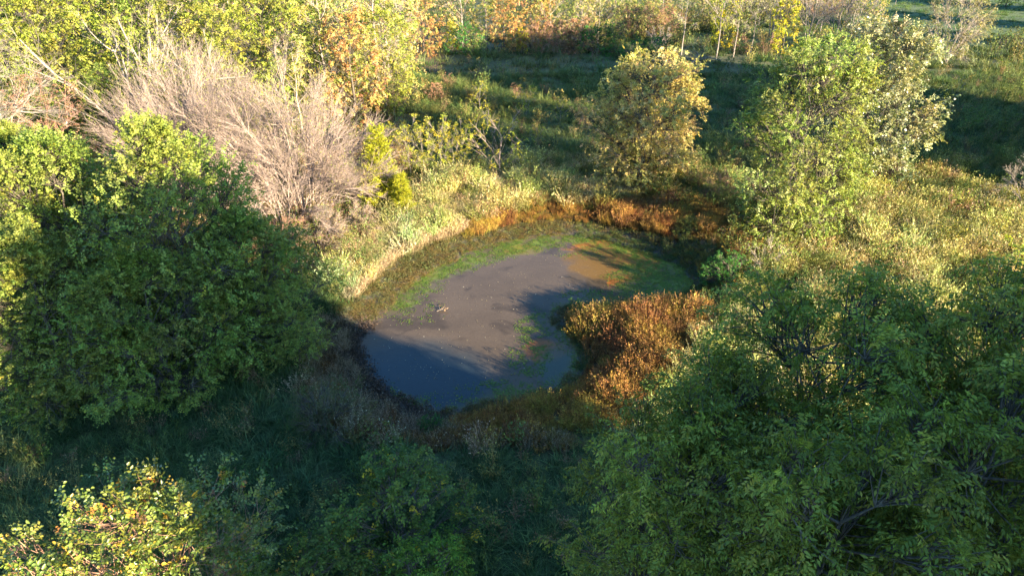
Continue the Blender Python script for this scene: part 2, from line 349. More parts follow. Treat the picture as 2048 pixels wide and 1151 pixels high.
    Nn = norm(nr[:, None] + g.normal(0, .35, (NS, n, 3)))
    spc = pick(pal, NS, g); bright = (1 + g.normal(0, .13, (NS, 1)))
    Cc = spc * bright * (1 + lobe_t[lb[sidx]]); Cc = Cc[:, None] * (1 + g.normal(0, .15, (NS, n, 1)))
    if bare: kk = g.random((NS, n)) > bare
    else: kk = np.ones((NS, n), bool)
    B, Dr, Nn, Cc = B[kk], Dr[kk], Nn[kk], Cc[kk]; B[:, 2] = np.maximum(B[:, 2], .03)
    lv, lf, lc = leafmesh(B, Dr, Nn, size * g.uniform(.65, 1.25, len(B)), asp, np.clip(Cc, .005, .9), five=five)
    out.append(('crown', mesh('crown', lv, lf, leafm, lc)))
    return out

def gen_bare(seed, H=9, rad=5, stems=9, b1=11, b2=9, b3=4, tr=.07, mat=M_TWIG, spread=.75, up=.5, r3=.0055, arch=0., leaf=None, root=.12, dome=.25):
    """a leafless thicket or tree of fine fanned twigs"""
    g = np.random.default_rng(seed)
    a = np.arange(stems) * 2.399 + g.normal(0, .3, stems); rf = np.sqrt((np.arange(stems) + .5) / stems) * rad * spread
    base = np.stack([np.cos(a) * rf * root, np.sin(a) * rf * root, np.full(stems, -.1)], -1)
    topz = H * g.uniform(.72, .93, stems) * (1 - dome * (rf / (rad * spread)) ** 2)
    tp = np.stack([np.cos(a) * rf, np.sin(a) * rf, topz - arch * rf], -1); md = (base + tp) / 2 + np.stack([-np.cos(a) * rf * .12, -np.sin(a) * rf * .12, .12 * topz + arch * rf], -1)
    P0 = bez(base, md, tp, 8); t = np.linspace(0, 1, 8); parts = [tubes(P0, tr * (1 - .85 * t)[None] * g.uniform(.6, 1, (stems, 1)), 5)]
    def child(P, cnt, ln, r, m, k, jit, lo):
        N = len(P); par = np.repeat(np.arange(N), cnt); u = lo + (1 - lo) * g.random(len(par)); q = u * (P.shape[1] - 1.001); i = q.astype(int); f = (q - i)[:, None]
        s = P[par, i] * (1 - f) + P[par, i + 1] * f; d = norm(P[par, i + 1] - P[par, i])
        out = norm(np.stack([s[:, 0], s[:, 1], np.zeros(len(s))], -1)) * .22
        e = norm(d * .9 + g.normal(0, jit, (len(s), 3)) + np.array([0, 0, up * .35]) + out); Ls = ln * g.uniform(.5, 1.15, len(s)) * (1.15 - .5 * u)
        end = s + e * Ls[:, None]; mid = s + e * Ls[:, None] * .5 - np.array([0, 0, 1.]) * (Ls * (.10 * up))[:, None] + g.normal(0, .06, (len(s), 3)) * Ls[:, None]
        Q = bez(s, mid, end, m); tt = np.linspace(0, 1, m); return Q, tubes(Q, (r * (1 - .7 * tt))[None] * g.uniform(.7, 1.2, (len(s), 1)), k)
    P1, tb = child(P0, b1, H * .36, tr * .36, 5, 4, .42, .22); parts.append(tb)
    P2, tb = child(P1, b2, H * .19, .012, 4, 3, .38, .15); parts.append(tb)
    P3, tb = child(P2, b3, H * .10, r3, 3, 3, .45, .1); parts.append(tb)
    v, f, _ = merge(parts); v[:, 2] = np.where(v[:, 2] < .02, np.where(np.hypot(v[:, 0], v[:, 1]) < rad * .15, v[:, 2], .02 + np.abs(v[:, 2]) * .1), v[:, 2])
    res = [('branches', mesh('branches', v, f, mat))]
    if leaf:
        n = leaf['n']; i = g.integers(0, len(P3), n); B = P3[i, 1] + g.normal(0, .05, (n, 3)); Dr = norm(g.normal(0, 1, (n, 3)) + np.array([0, 0, -.3])); Nn = norm(g.normal(0, 1, (n, 3)) + np.array([0, 0, .8]))
        lv, lf, lc = leafmesh(B, Dr, Nn, leaf['size'] * g.uniform(.6, 1.3, n), .5, pick(leaf['pal'], n, g) * (1 + g.normal(0, .2, (n, 1))))
        res.append(('crown', mesh('crown', lv, lf, M_LEAF, lc)))
    return res

def gen_cedar(seed, H=5, rad=1.5, n=26000, pal=None):
    g = np.random.default_rng(seed); t = np.linspace(0, 1, 7)
    P = np.zeros((1, 7, 3)); P[0, :, 2] = -.1 + H * .96 * t; parts = [tubes(P, (.08 * (1 - .9 * t))[None], 6)]
    nb = 120; h = .05 + .92 * np.sqrt(g.random(nb)) * 1.0; h = .05 + .92 * (np.arange(nb) + g.random(nb)) / nb; a = g.random(nb) * 6.28; r = rad * (1 - h) ** .75 * g.uniform(.6, 1.1, nb) + .1
    s = np.stack([0 * h, 0 * h, h * H], -1); e = np.stack([np.cos(a) * r, np.sin(a) * r, h * H + r * .55], -1); Q = bez(s, (s + e) / 2 - np.array([0, 0, .08]), e, 5); parts.append(tubes(Q, np.array([.02, .016, .012, .008, .004])[None] * np.ones((nb, 1)), 3))
    v, f, _ = merge(parts); res = [('trunk', mesh('trunk', v, f, M_BARK))]
    w = r / r.sum(); i = g.choice(nb, n // 8, p=w); u = g.random(len(i)) ** .7 * 3.999; k = u.astype(int); fr = (u - k)[:, None]
    o = Q[i, k] * (1 - fr) + Q[i, k + 1] * fr + g.normal(0, .09, (len(i), 3)); d = norm(np.stack([np.cos(a[i]), np.sin(a[i]), np.full(len(i), .7)], -1) + g.normal(0, .5, (len(i), 3)))
    B = (o[:, None] + d[:, None] * (np.arange(8) * .03)[None, :, None]).reshape(-1, 3); Dr = norm(np.repeat(d, 8, 0) + g.normal(0, .5, (len(B), 3))); Nn = norm(g.normal(0, 1, (len(B), 3)))
    c = np.repeat(pick(pal, len(i), g) * (1 + g.normal(0, .2, (len(i), 1))), 8, 0)
    lv, lf, lc = leafmesh(B, Dr, Nn, .11 * g.uniform(.6, 1.3, len(B)), .35, np.clip(c, .005, 1)); res.append(('crown', mesh('crown', lv, lf, M_LEAF, lc))); return res

COUNT = {'n': 0}
def plant(proto, name, x, y, label, cat='tree', group=None, s=1.0, rz=None, sz=None, dz=0.0, tilt=(0, 0)):
    e = bpy.data.objects.new(name, None); COL.objects.link(e); e.empty_display_size = .3
    e.location = (x, y, gz1(x, y) + dz); e.rotation_euler = (tilt[0], tilt[1], random.uniform(0, 6.28) if rz is None else rz); e.scale = (s, s, sz or s)
    tag(e, label, cat, group); COUNT['n'] += 1
    for pn, d in proto: link(pn, d, e)
    return e

# palettes (linear leaf colours)
P_GREEN = [((.075, .125, .028), 5), ((.10, .15, .03), 3), ((.055, .10, .03), 3), ((.16, .17, .03), .6)]
P_LGREEN = [((.17, .23, .04), 5), ((.22, .26, .06), 3), ((.11, .16, .035), 2)]
P_YGREEN = [((.24, .27, .04), 5), ((.31, .31, .06), 3), ((.15, .19, .035), 2)]
P_YELLOW = [((.42, .36, .03), 5), ((.32, .32, .03), 3), ((.2, .24, .03), 1)]
P_TAN = [((.45, .37, .12), 5), ((.52, .41, .17), 3), ((.33, .31, .09), 4), ((.26, .17, .08), .6)]
P_ORANGE = [((.44, .24, .09), 4), ((.42, .31, .12), 4), ((.32, .15, .07), 2), ((.28, .27, .07), 3)]
P_RED = [((.36, .20, .14), 4), ((.34, .22, .13), 3), ((.18, .13, .06), 2)]
P_BROWN = [((.20, .12, .07), 4), ((.26, .18, .11), 3), ((.15, .13, .05), 2)]
P_SILVER = [((.27, .28, .12), 4), ((.30, .30, .17), 3), ((.12, .15, .05), 3)]
P_DARK = [((.045, .085, .03), 4), ((.06, .10, .03), 3), ((.09, .11, .03), 1)]
P_BUSH = [((.04, .14, .03), 4), ((.06, .18, .03), 3), ((.10, .2, .04), 1)]
P_PALE = [((.22, .22, .10), 4), ((.28, .26, .14), 3), ((.17, .17, .06), 2)]
#TREES
exec_trees = True
# ---- foreground right: shaded trees with drooping narrow leaves
fg = [gen_tree(11 + i, H=10, rad=2.7, lo=.25, peak=.6, lobes=32, twigs=30, sprays=4, n=12, size=.105, asp=.38, pal=[((.17, .21, .035), 5), ((.21, .235, .045), 3), ((.14, .18, .035), 3), ((.28, .26, .05), .5)],
               droop=.6, spl=.42, lobe_r=.40, tr=.12, top=.35, leafm=M_LEAF, irregular=.35, sparse=.05) for i in range(2)]
FG = 'narrow leaved trees in the shaded foreground at lower right'
for (x, y, h, pr, lab) in [(6.7, 12.0, 10.6, 0, 'tall narrow leaved green tree in the middle of the foreground clump'),
                           (9.8, 11.7, 11.0, 1, 'tallest foreground tree, crown tip catching sun near the right edge'),
                           (4.4, 10.7, 9.5, 1, 'shaded foreground tree nearest to the sedges of the pond spit'),
                           (3.3, 9.4, 9.2, 0, 'foreground tree at the left end of the lower right clump'),
                           (5.5, 7.6, 10.2, 1, 'foreground tree cut by the bottom edge, right of centre'),
                           (8.3, 8.8, 10.4, 0, 'dense foreground tree in front of the sun tipped one at lower right'),
                           (12.0, 10.4, 9.8, 0, 'foreground tree cut by the right edge of the view')]:
    plant(fg[pr], 'leafy_tree', x, y, lab, 'tree', FG, s=h / 10)
# ---- left cluster
lf = [gen_tree(31 + i, H=10, rad=4.6, lo=.06, peak=.42, lobes=54, twigs=32, sprays=4, n=8, size=.115, asp=.72, pal=[((.19, .235, .045), 5), ((.24, .27, .06), 3), ((.15, .20, .045), 2), ((.32, .29, .04), .3)],
               droop=.15, spl=.45, lobe_r=.30, tr=.18, top=.12, irregular=.45, upright=.35, leafm=M_LEAF) for i in range(2)]
LG = 'big round crowned green trees left of the pond'
for (x, y, h, r, pr, lab) in [(-14.0, 25.8, 9.9, 4.5, 0, 'big round green tree left of the pond, top lit and lower crown in shade'),
                              (-18.8, 26.5, 9.2, 4.2, 1, 'broad green tree with sunlit top at the left edge'),
                              (-11.4, 26.0, 6.2, 3.3, 1, 'lower shaded green tree nearest to the pond on the left'),
                              (-18.0, 22.2, 7.0, 3.8, 0, 'shaded green tree at the left edge below the lit crowns'),
                              (-14.0, 22.4, 6.2, 3.4, 1, 'low shaded green tree in front of the big round one'),
                              (-22.5, 29.0, 8.8, 4.2, 0, 'sunlit green tree cut by the left edge')]:
    e = plant(lf[pr], 'leafy_tree', x, y, lab, 'tree', LG, s=r / 4.6, sz=h / 10)
# ---- three trees right of centre
t_tan = gen_tree(51, H=7.9, rad=4.3, lo=.04, peak=.5, lobes=56, twigs=34, sprays=3, n=8, size=.135, asp=.6, pal=P_TAN, droop=.3, spl=.4, lobe_r=.30, tr=.12, top=.6, stems=3, irregular=.5)
plant(t_tan, 'leafy_tree', 9.5, 46.6, 'round tan and olive tree standing alone beyond the north bank of the pond', rz=1)
t_gr = gen_tree(52, H=10.8, rad=3.9, lo=.03, peak=.48, lobes=64, twigs=34, sprays=3, n=8, size=.13, asp=.62, pal=[((.20, .25, .06), 5), ((.26, .28, .09), 3), ((.14, .19, .04), 2)], droop=.2, spl=.4, lobe_r=.31, tr=.14, top=.42, irregular=.3, stems=2)
plant(t_gr, 'leafy_tree', 16.6, 37.6, 'tall light green tree beside the pond, in front of the silvery one', rz=.3)
t_si = gen_tree(53, H=10.2, rad=4.0, lo=.06, peak=.5, lobes=54, twigs=32, sprays=3, n=7, size=.16, asp=.65, pal=P_SILVER, droop=.1, spl=.5, lobe_r=.28, tr=.2, top=.4, leafm=M_WAXY)
plant(t_si, 'leafy_tree', 24.5, 46.3, 'dark green tree with glossy silvery leaves, just right of the light green one', rz=2)
# ---- back wood
pr = {}
pr['yg'] = [gen_tree(60 + i, H=13, rad=4.2, lo=.12, peak=.55, lobes=38, twigs=14, sprays=3, n=6, size=.22, asp=.6, pal=P_YGREEN, tr=.13, lobe_r=.33, top=.4, spl=.5) for i in range(2)]
pr['lg'] = [gen_tree(63, H=13, rad=4.2, lo=.12, peak=.5, lobes=38, twigs=14, sprays=3, n=6, size=.2, asp=.6, pal=P_LGREEN, tr=.13, lobe_r=.33, top=.35, spl=.5)]
pr['or'] = [gen_tree(64, H=10, rad=3.4, lo=.08, peak=.5, lobes=34, twigs=14, sprays=3, n=6, size=.2, asp=.6, pal=P_ORANGE, tr=.16, lobe_r=.3, top=.45, spl=.45, sparse=.1)]
pr['tn'] = [gen_tree(65, H=10, rad=3.2, lo=.15, peak=.55, lobes=30, twigs=13, sprays=2, n=6, size=.2, asp=.55, pal=P_TAN + P_LGREEN, tr=.14, lobe_r=.32, top=.4, spl=.45, sparse=.25, wood=M_PALE)]
pr['ye'] = [gen_tree(66, H=7, rad=1.9, lo=.1, peak=.5, lobes=20, twigs=11, sprays=2, n=6, size=.2, asp=.7, pal=P_YELLOW, tr=.09, lobe_r=.35, top=.4, spl=.4, sparse=.2)]
pr['sp'] = [gen_tree(67 + i, H=11, rad=2.6, lo=.35, peak=.65, lobes=16, twigs=13, sprays=2, n=5, size=.17, asp=.55, pal=(P_PALE, P_YGREEN)[i], tr=.085, lobe_r=.34, top=.5, spl=.4, sparse=.2, wood=M_GREYTWIG, twr=.014) for i in range(2)]
pr['bg'] = [gen_bare(70, H=10, rad=3.2, stems=4, b1=9, b2=7, b3=4, tr=.12, mat=M_GREYTWIG, spread=.7, up=.7, r3=.008)]
pr['rd'] = [gen_tree(72, H=3.2, rad=1.9, lo=.03, peak=.5, lobes=18, twigs=12, sprays=3, n=6, size=.14, asp=.6, pal=P_RED, tr=.05, stems=4, lobe_r=.34, top=.5, spl=.3)]
pr['bs'] = [gen_tree(73, H=2.6, rad=1.8, lo=.03, peak=.5, lobes=16, twigs=12, sprays=3, n=6, size=.12, asp=.6, pal=P_BUSH, tr=.05, stems=4, lobe_r=.36, top=.5, spl=.3)]
pr['ol'] = [gen_tree(74, H=3.4, rad=2.1, lo=.03, peak=.45, lobes=18, twigs=12, sprays=3, n=6, size=.12, asp=.5, pal=P_GREEN + P_TAN, tr=.05, stems=5, lobe_r=.34, top=.5, spl=.35)]
pr['br'] = [gen_tree(75, H=3.0, rad=2.0, lo=.03, peak=.5, lobes=18, twigs=12, sprays=2, n=6, size=.11, asp=.5, pal=P_BROWN, tr=.05, stems=5, lobe_r=.36, top=.5, spl=.3, sparse=.15, wood=M_REDTWIG)]

WG = 'trees of the wood along the back'
def wt(kind, px, base, H, lab, name='leafy_tree', i=0, r=None, cat='tree', grp=WG):
    q = pr[kind][i % len(pr[kind])]; h0 = {'yg': 13, 'lg': 13, 'or': 10, 'tn': 10, 'ye': 7, 'sp': 11, 'bg': 10, 'rd': 3.2, 'bs': 2.6, 'ol': 3.4, 'br': 3.0}[kind]
    x, y = at(px, base); s = H / h0; return plant(q, name, x, y, lab, cat, grp, s=(r or s), sz=s)
# left half of the wood
for a in [('lg', 20, 330, 9, 'green tree behind the pale drooping bare tree at the left edge'),
          ('yg', 150, 300, 11.5, 'bright yellow green tree between the bare tree and the pale limbed tree'),
          ('lg', 120, 350, 7.5, 'smaller yellow green tree above the reddish brown bush'),
          ('yg', 215, 270, 13, 'yellow green tree beside the pale limbed tree, on its left'),
          ('lg', 60, 262, 13, 'green tree at the top left corner'),
          ('lg', 250, 330, 7, 'low green tree just left of the big pinkish bare thicket'),
          ('yg', 480, 300, 10.5, 'yellow green tree rising behind the pinkish bare thicket'),
          ('yg', 430, 262, 12.5, 'tall yellow green tree right of the pale limbed tree'),
          ('yg', 560, 268, 11.5, 'yellow green tree left of the orange brown crown'),
          ('tn', 610, 290, 8.6, 'olive and tan tree below and left of the orange brown crown'),
          ('or', 715, 262, 9.6, 'large orange brown tree at the edge of the wood'),
          ('tn', 660, 240, 11, 'tan flecked tree just behind the orange brown one'),
          ('yg', 775, 238, 9.5, 'yellow olive tree at the corner where the wood meets the clearing'),
          ('ol', 790, 222, 4.5, 'low olive shrub at the wooded corner of the clearing'),
          ('lg', 345, 250, 13, 'green tree behind the pale limbed tree'),
          ('lg', 630, 215, 12.5, 'green tree deep in the wood at the top, above the olive and tan one')]:
    wt(*a)
for px, b in [(-60, 300), (-120, 240), (20, 225), (120, 222), (220, 215), (310, 212), (400, 215), (500, 222), (580, 205), (690, 198), (760, 190), (180, 190), (340, 188), (470, 188), (600, 180), (700, 172), (780, 165)]:
    k_ = random.choice(['lg', 'yg', 'lg', 'tn']); wt(k_, px, b, random.uniform(11.5, 14), {'lg': 'green', 'yg': 'yellow green', 'tn': 'tan flecked'}[k_] + ' leafy tree standing deep in the wood behind the edge trees', i=random.randint(0, 1))
# orange and tan row along the far side of the clearing
ROW = [('tn', 800, 128, 10, 'dark tan tree where the far tree row meets the wood'), ('or', 848, 112, 8.5, 'orange tree at the left end of the far tree row'), ('ye', 905, 105, 3.6, 'small orange yellow tree low in the far tree row'),
       ('tn', 925, 100, 10.5, 'grey tan tree behind the small orange yellow one'), ('tn', 972, 98, 9, 'olive tan tree with pale trunk in the far tree row'), ('or', 1008, 104, 7.2, 'orange tree with yellow crown in the middle of the far row'),
       ('bs', 935, 108, 3.2, 'bluish green bushy shrub at the foot of the far tree row'), ('ye', 1045, 108, 3.2, 'low yellow tree at the foot of the far row'), ('or', 1060, 98, 9.5, 'tall salmon orange tree in the far row'),
       ('br', 1070, 108, 3.6, 'brown leaved shrub under the salmon orange tree'), ('tn', 1098, 98, 8.5, 'tan twiggy tree right of the salmon one'), ('br', 1115, 106, 3.8, 'pinkish brown shrub in the far row'),
       ('rd', 1150, 108, 4.0, 'reddish pink shrub at the right end of the far row'), ('bs', 1195, 113, 3.4, 'bright green shrub right of the reddish one'), ('ol', 1222, 110, 3.6, 'pale olive shrub beside the bright green one'),
       ('bs', 1265, 128, 2.6, 'vine covered green mound behind the tan tree'), ('bs', 1310, 124, 2.8, 'bright green creeper mound at the foot of the thin trees'), ('ol', 1400, 124, 2.2, 'low yellow green shrub by the fallen branches'),
       ('ol', 1200, 80, 3.6, 'dark green shrub under the many stemmed tree'), ('ol', 1290, 74, 4, 'dark round bush behind the bare fan shaped bush'), ('ol', 1130, 80, 4, 'olive shrub behind the far row')]
for a in ROW: wt(*a, name='leafy_tree' if a[0] in ('tn', 'or', 'ye') else 'shrub', cat='tree' if a[0] in ('tn', 'or', 'ye') else 'shrub', grp='trees and shrubs of the far row')
# thin light wood on the right of it
THIN = [('sp', 1160, 72, 10, 'many stemmed pale trunk tree above the dark green shrub', 0), ('sp', 1178, 70, 11, 'second pale stemmed tree beside the many stemmed one', 1), ('sp', 1255, 66, 9, 'thin tree left of the tall straight trunk', 1),
        ('sp', 1362, 112, 11, 'thin tree with a tall straight pale trunk', 0), ('sp', 1432, 118, 11, 'thin pale trunk tree with yellow green crown', 1), ('sp', 1466, 116, 10.5, 'thin forked white trunk tree', 0),
        ('sp', 1500, 112, 9, 'thin slender tree right of the forked trunk', 0), ('ye', 1560, 118, 7, 'bright yellow green tree among the thin trunks', 0), ('ye', 1440, 104, 7.5, 'yellow green leafy tree behind the thin trunks', 0),
        ('bg', 1610, 100, 10, 'grey bare tree behind the light green tree', 0), ('bg', 1668, 96, 10, 'grey bare tree above the light green tree crown', 0), ('bg', 1540, 84, 10, 'bare grey tree behind the yellow green one', 0),
        ('bg', 1700, 72, 9, 'dark grey bare tree near the far meadow', 0), ('sp', 1640, 66, 9, 'thin tree at the meadow edge', 1), ('tn', 1320, 60, 8, 'tan tree in the back of the thin wood', 0), ('tn', 1500, 50, 8, 'olive tree in the back of the thin wood', 0),
        ('tn', 1230, 40, 8, 'tan tree at the top edge left of the thin wood', 0), ('ol', 1580, 60, 4, 'olive shrub under the grey bare trees', 0), ('ol', 1400, 66, 4.5, 'yellowish shrub behind the thin trunks', 0), ('ol', 1460, 80, 3.5, 'low olive shrub between the thin trunks', 0),
        ('br', 1480, 108, 2.2, 'brown leaved undergrowth shrub among the trunks', 0), ('br', 1530, 112, 2.4, 'reddish brown undergrowth shrub by the yellow tree', 0), ('ol', 1350, 92, 3, 'dark undergrowth shrub left of the straight trunk', 0),
        ('ol', 1640, 112, 3, 'dark shrub behind the light green crown', 0), ('ol', 1700, 106, 3, 'olive shrub beside the silvery tree top', 0), ('ol', 1760, 90, 2.6, 'low shrub at the edge of the far meadow', 0), ('ye', 1555, 60, 6, 'small yellow tree in the back of the thin wood', 0)]
for k, px, b, H, lab, i in THIN:
    tr_ = k in ('sp', 'ye', 'bg', 'tn'); wt(k, px, b, H, lab, name={'bg': 'bare_tree'}.get(k, 'leafy_tree' if tr_ else 'shrub'), i=i, cat='tree' if tr_ else 'shrub', grp='thin trees and shrubs at the top right')
for i in range(34):
    px, b = 1140 + 610 * ((i * .618) % 1), 20 + 82 * ((i * .379) % 1)
    wt(('ol', 'tn', 'ol', 'br')[i % 4], px, b, (3.4, 6.5, 4.2, 3.4)[i % 4] * random.uniform(.85, 1.2), ('olive shrub', 'tan leafy tree', 'olive shrub', 'brown leaved shrub')[i % 4] + ' deep in the thin wood behind the trunks', name='leafy_tree' if i % 4 == 1 else 'shrub', cat='tree' if i % 4 == 1 else 'shrub', grp='growth deep in the thin wood')
t_pale = gen_tree(80, H=9, rad=3.9, lo=.12, peak=.6, lobes=34, twigs=18, sprays=3, n=7, size=.15, asp=.5, pal=P_PALE, tr=.12, stems=4, lobe_r=.34, top=.45, spl=.4, upright=.5, wood=M_PALE, twr=.016)
x, y = at(1890, 132); plant(t_pale, 'leafy_tree', x, y, 'pale feathery many stemmed tree beside the far green meadow')
for px, b, H, k in [(1745, 18, 7, 'bg'), (1790, 12, 6, 'sp'), (2010, 16, 8, 'lg'), (2060, 24, 8, 'lg'), (1960, 8, 8, 'lg'), (1850, 2, 7, 'tn'), (2050, 100, 3, 'ol'), (2090, 130, 3, 'ol')]:
    wt(k, px, b, H, {1745: 'small bare tree at the top edge of the far meadow', 1790: 'slim tree at the top edge of the far meadow', 2010: 'green tree at the top right corner', 2060: 'green tree cut by the top right corner', 1960: 'green tree left of the top right corner',
                     1850: 'tan tree on the top edge behind the meadow', 2050: 'low olive shrub at the right edge of the meadow', 2090: 'olive shrub just past the right edge of the meadow'}[px], name='shrub' if k == 'ol' else ('bare_tree' if k == 'bg' else 'leafy_tree'), cat='shrub' if k == 'ol' else 'tree', grp='trees around the far meadow')
# ---- bare pinkish thickets
b1 = gen_bare(90, H=10.0, rad=5.4, stems=26, b1=13, b2=9, b3=3, tr=.05, spread=.9, up=.75, r3=.0075, root=.5, dome=.6, leaf=dict(n=3500, size=.09, pal=P_BROWN + P_YGREEN))
x, y = at(425, 402); plant(b1, 'bare_thicket', x, y, 'big pinkish grey leafless thicket behind the left green trees', 'bare thicket')
b2 = gen_bare(91, H=9.0, rad=5.4, stems=22, b1=12, b2=9, b3=3, tr=.065, spread=.92, up=.5, r3=.008, arch=.12, mat=M_TWIG, root=.3, dome=.6, leaf=dict(n=3500, size=.09, pal=P_BROWN + P_YGREEN))
x, y = at(612, 425); plant(b2, 'bare_thicket', x, y, 'pale leafless thicket fanning out above the pond bank', 'bare thicket', rz=2)
b3 = gen_bare(92, H=5.5, rad=5.0, stems=14, b1=10, b2=8, b3=3, tr=.05, spread=.98, up=.1, r3=.007, arch=.35, mat=M_TWIG, root=.25)
x, y = at(575, 462); plant(b3, 'bare_thicket', x, y, 'low sprawling thicket with pale arching limbs over the bank', 'bare thicket', rz=.5)
for px, b, H, rr_, i, lab in [(640, 500, 2.2, 2.6, 0, 'low tan bramble thicket at the top of the west bank'), (560, 520, 2.4, 2.6, 1, 'brown bramble thicket against the shaded left tree'), (700, 470, 1.8, 2.2, 2, 'small pinkish bramble thicket by the cedar foot')]:
    bb = gen_bare(94 + i, H=H, rad=rr_, stems=16, b1=10, b2=8, b3=3, tr=.025, spread=.95, up=.25, r3=.006, arch=.1, mat=(M_TWIG, M_REDTWIG, M_TWIG)[i], leaf=dict(n=5000, size=.07, pal=P_BROWN + P_PALE))
    x, y = at(px, b); plant(bb, 'bramble_thicket', x, y, lab, 'thicket')
b4 = gen_bare(97, H=12.5, rad=4.0, stems=7, b1=11, b2=8, b3=4, tr=.16, mat=M_PALE, spread=.8, up=-.3, r3=.009, arch=.15)
x, y = at(20, 420); plant(b4, 'bare_tree', x, y, 'pale bare tree with drooping twigs at the left edge', 'tree', rz=1.2)
b5 = gen_bare(98, H=12.5, rad=6, stems=6, b1=9, b2=6, b3=3, tr=.20, mat=M_PALE, spread=.95, up=.3, r3=.009, leaf=dict(n=4000, size=.2, pal=P_YGREEN))
x, y = at(318, 330); plant(b5, 'bare_tree', x, y, 'pale limbed half bare tree standing in the yellow green wood', 'tree', rz=.4)
b6 = gen_tree(99, H=8.4, rad=2.5, lo=.05, peak=.5, lobes=22, twigs=14, sprays=3, n=6, size=.11, asp=.5, pal=[((.28, .14, .10), 4), ((.34, .2, .14), 3), ((.22, .14, .08), 2)], tr=.08, stems=5, lobe_r=.34, top=.5, spl=.3, sparse=.2, wood=M_REDTWIG)
x, y = at(165, 410); plant(b6, 'shrub', x, y, 'reddish brown bush between the lit green crowns and the bare thicket', 'shrub')
# green small things near the thickets
cd = gen_cedar(101, H=5.8, rad=1.35, pal=[((.30, .31, .025), 4), ((.38, .37, .03), 3), ((.18, .22, .02), 2)])
x, y = at(768, 424); plant(cd, 'cedar_tree', x, y, 'yellow green cedar beside the pale thicket, the taller of two', 'tree', 'two cedars by the thicket')
x, y = at(808, 436); plant(cd, 'cedar_tree', x, y, 'shorter yellow green cedar at the right foot of the taller one', 'tree', 'two cedars by the thicket', s=.62, sz=.52)
# saplings with thin crowns in the clearing
sa = [gen_tree(110 + i, H=4.2, rad=1.3, lo=.3, peak=.7, lobes=13, twigs=7, sprays=2, n=7, size=.12, asp=.4, pal=P_YELLOW + P_YGREEN, tr=.03, lobe_r=.34, top=.7, spl=.4, sparse=.1, wood=M_GREYTWIG, twr=.007, upright=1.0) for i in range(2)]
big = gen_tree(113, H=4.6, rad=2.3, lo=.25, peak=.7, lobes=20, twigs=7, sprays=2, n=7, size=.12, asp=.42, pal=P_YELLOW + P_YGREEN, tr=.05, lobe_r=.3, top=.65, spl=.4, sparse=.1, wood=M_TWIG, twr=.009, upright=.6)
x, y = at(1000, 352); plant(big, 'sapling', x, y, 'wide branched sapling with sparse yellow leaves in front of the shadow', 'sapling', rz=1)
for i, (px, b, H, lab) in enumerate([(775, 345, 3.6, 'slim sapling beside the taller cedar'), (822, 352, 4.2, 'slim leafy sapling second from the cedar'), (850, 356, 3.8, 'slim sapling with leaning top near the cedar'), (882, 352, 4.3, 'tall sapling with yellow leaf tufts left of the wide one'),
                                     (908, 345, 3.0, 'short bare topped sapling next to the tall one'), (925, 338, 3.6, 'slim sapling nearest to the wide branched one'), (960, 230, 2.8, 'small sapling in the shaded meadow, leftmost of three'), (1052, 238, 2.9, 'small reddish sapling in the shaded meadow, middle of three'),
                                     (1120, 250, 2.4, 'small yellow leaved sapling in the shaded meadow, rightmost of three'), (1075, 300, 2.0, 'low sapling in the dark patch left of the tan tree'), (1908, 205, 2.6, 'lone sapling in the shaded meadow at right'), (815, 190, 2.5, 'small sapling at the wooded corner of the meadow')]):
    x, y = at(px, b); plant(sa[i % 2], 'sapling', x, y, lab, 'sapling', 'thin saplings in the clearing', s=H / 4.2 * 1.05, sz=H / 4.2)
ss = gen_tree(120, H=1.7, rad=1.35, lo=.1, peak=.6, lobes=16, twigs=9, sprays=2, n=6, size=.085, asp=.6, pal=P_LGREEN, tr=.03, stems=3, lobe_r=.36, top=.6, spl=.22, sparse=.15, wood=M_PALE, twr=.008)
x, y = at(1528, 545); plant(ss, 'shrub', x, y, 'small sparse light green shrub on the right bank', 'shrub')
s2 = gen_tree(121, H=1.7, rad=1.2, lo=.02, peak=.5, lobes=20, twigs=14, sprays=3, n=7, size=.075, asp=.45, pal=P_BUSH, tr=.03, stems=5, lobe_r=.34, top=.5, spl=.25, upright=.4)
x, y = at(1448, 572, -.3); plant(s2, 'shrub', x, y, 'vivid green bush at the water margin on the right bank', 'shrub')
for px, b, s_, lab in [(862, 862, .42, 'little green bush at the near shore of the pond'), (1150, 612, .35, 'tiny pale green bush at the tip of the sedge spit'), (1500, 590, .45, 'small green tuft bush beside the vivid green one')]:
    x, y = at(px, b, -.5); plant(s2, 'shrub', x, y, lab, 'shrub', 'small green bushes by the water', s=s_)
s3 = gen_tree(122, H=2.0, rad=1.3, lo=.02, peak=.5, lobes=20, twigs=16, sprays=3, n=8, size=.07, asp=.25, pal=[((.10, .12, .04), 4), ((.13, .12, .06), 2)], tr=.03, stems=7, lobe_r=.34, top=.5, spl=.3, upright=.8)
x, y = at(652, 872); plant(s3, 'shrub', x, y, 'feathery olive shrub in the shade at the near left shore', 'shrub')
bf = gen_bare(123, H=3.4, rad=1.8, stems=6, b1=8, b2=6, b3=3, tr=.05, mat=M_PALE, spread=.95, up=.4, r3=.012)
x, y = at(1312, 112); plant(bf, 'bare_bush', x, y, 'pale bare fan shaped bush behind the green creeper mound', 'bush', 'pale bare bushes')
bf2 = gen_bare(124, H=4.0, rad=2.2, stems=7, b1=9, b2=7, b3=4, tr=.06, mat=M_PALE, spread=.95, up=.3, r3=.008)
x, y = at(2052, 432); plant(bf2, 'bare_bush', x, y, 'pale bare bush cut by the right edge beside the meadow', 'bush', 'pale bare bushes')
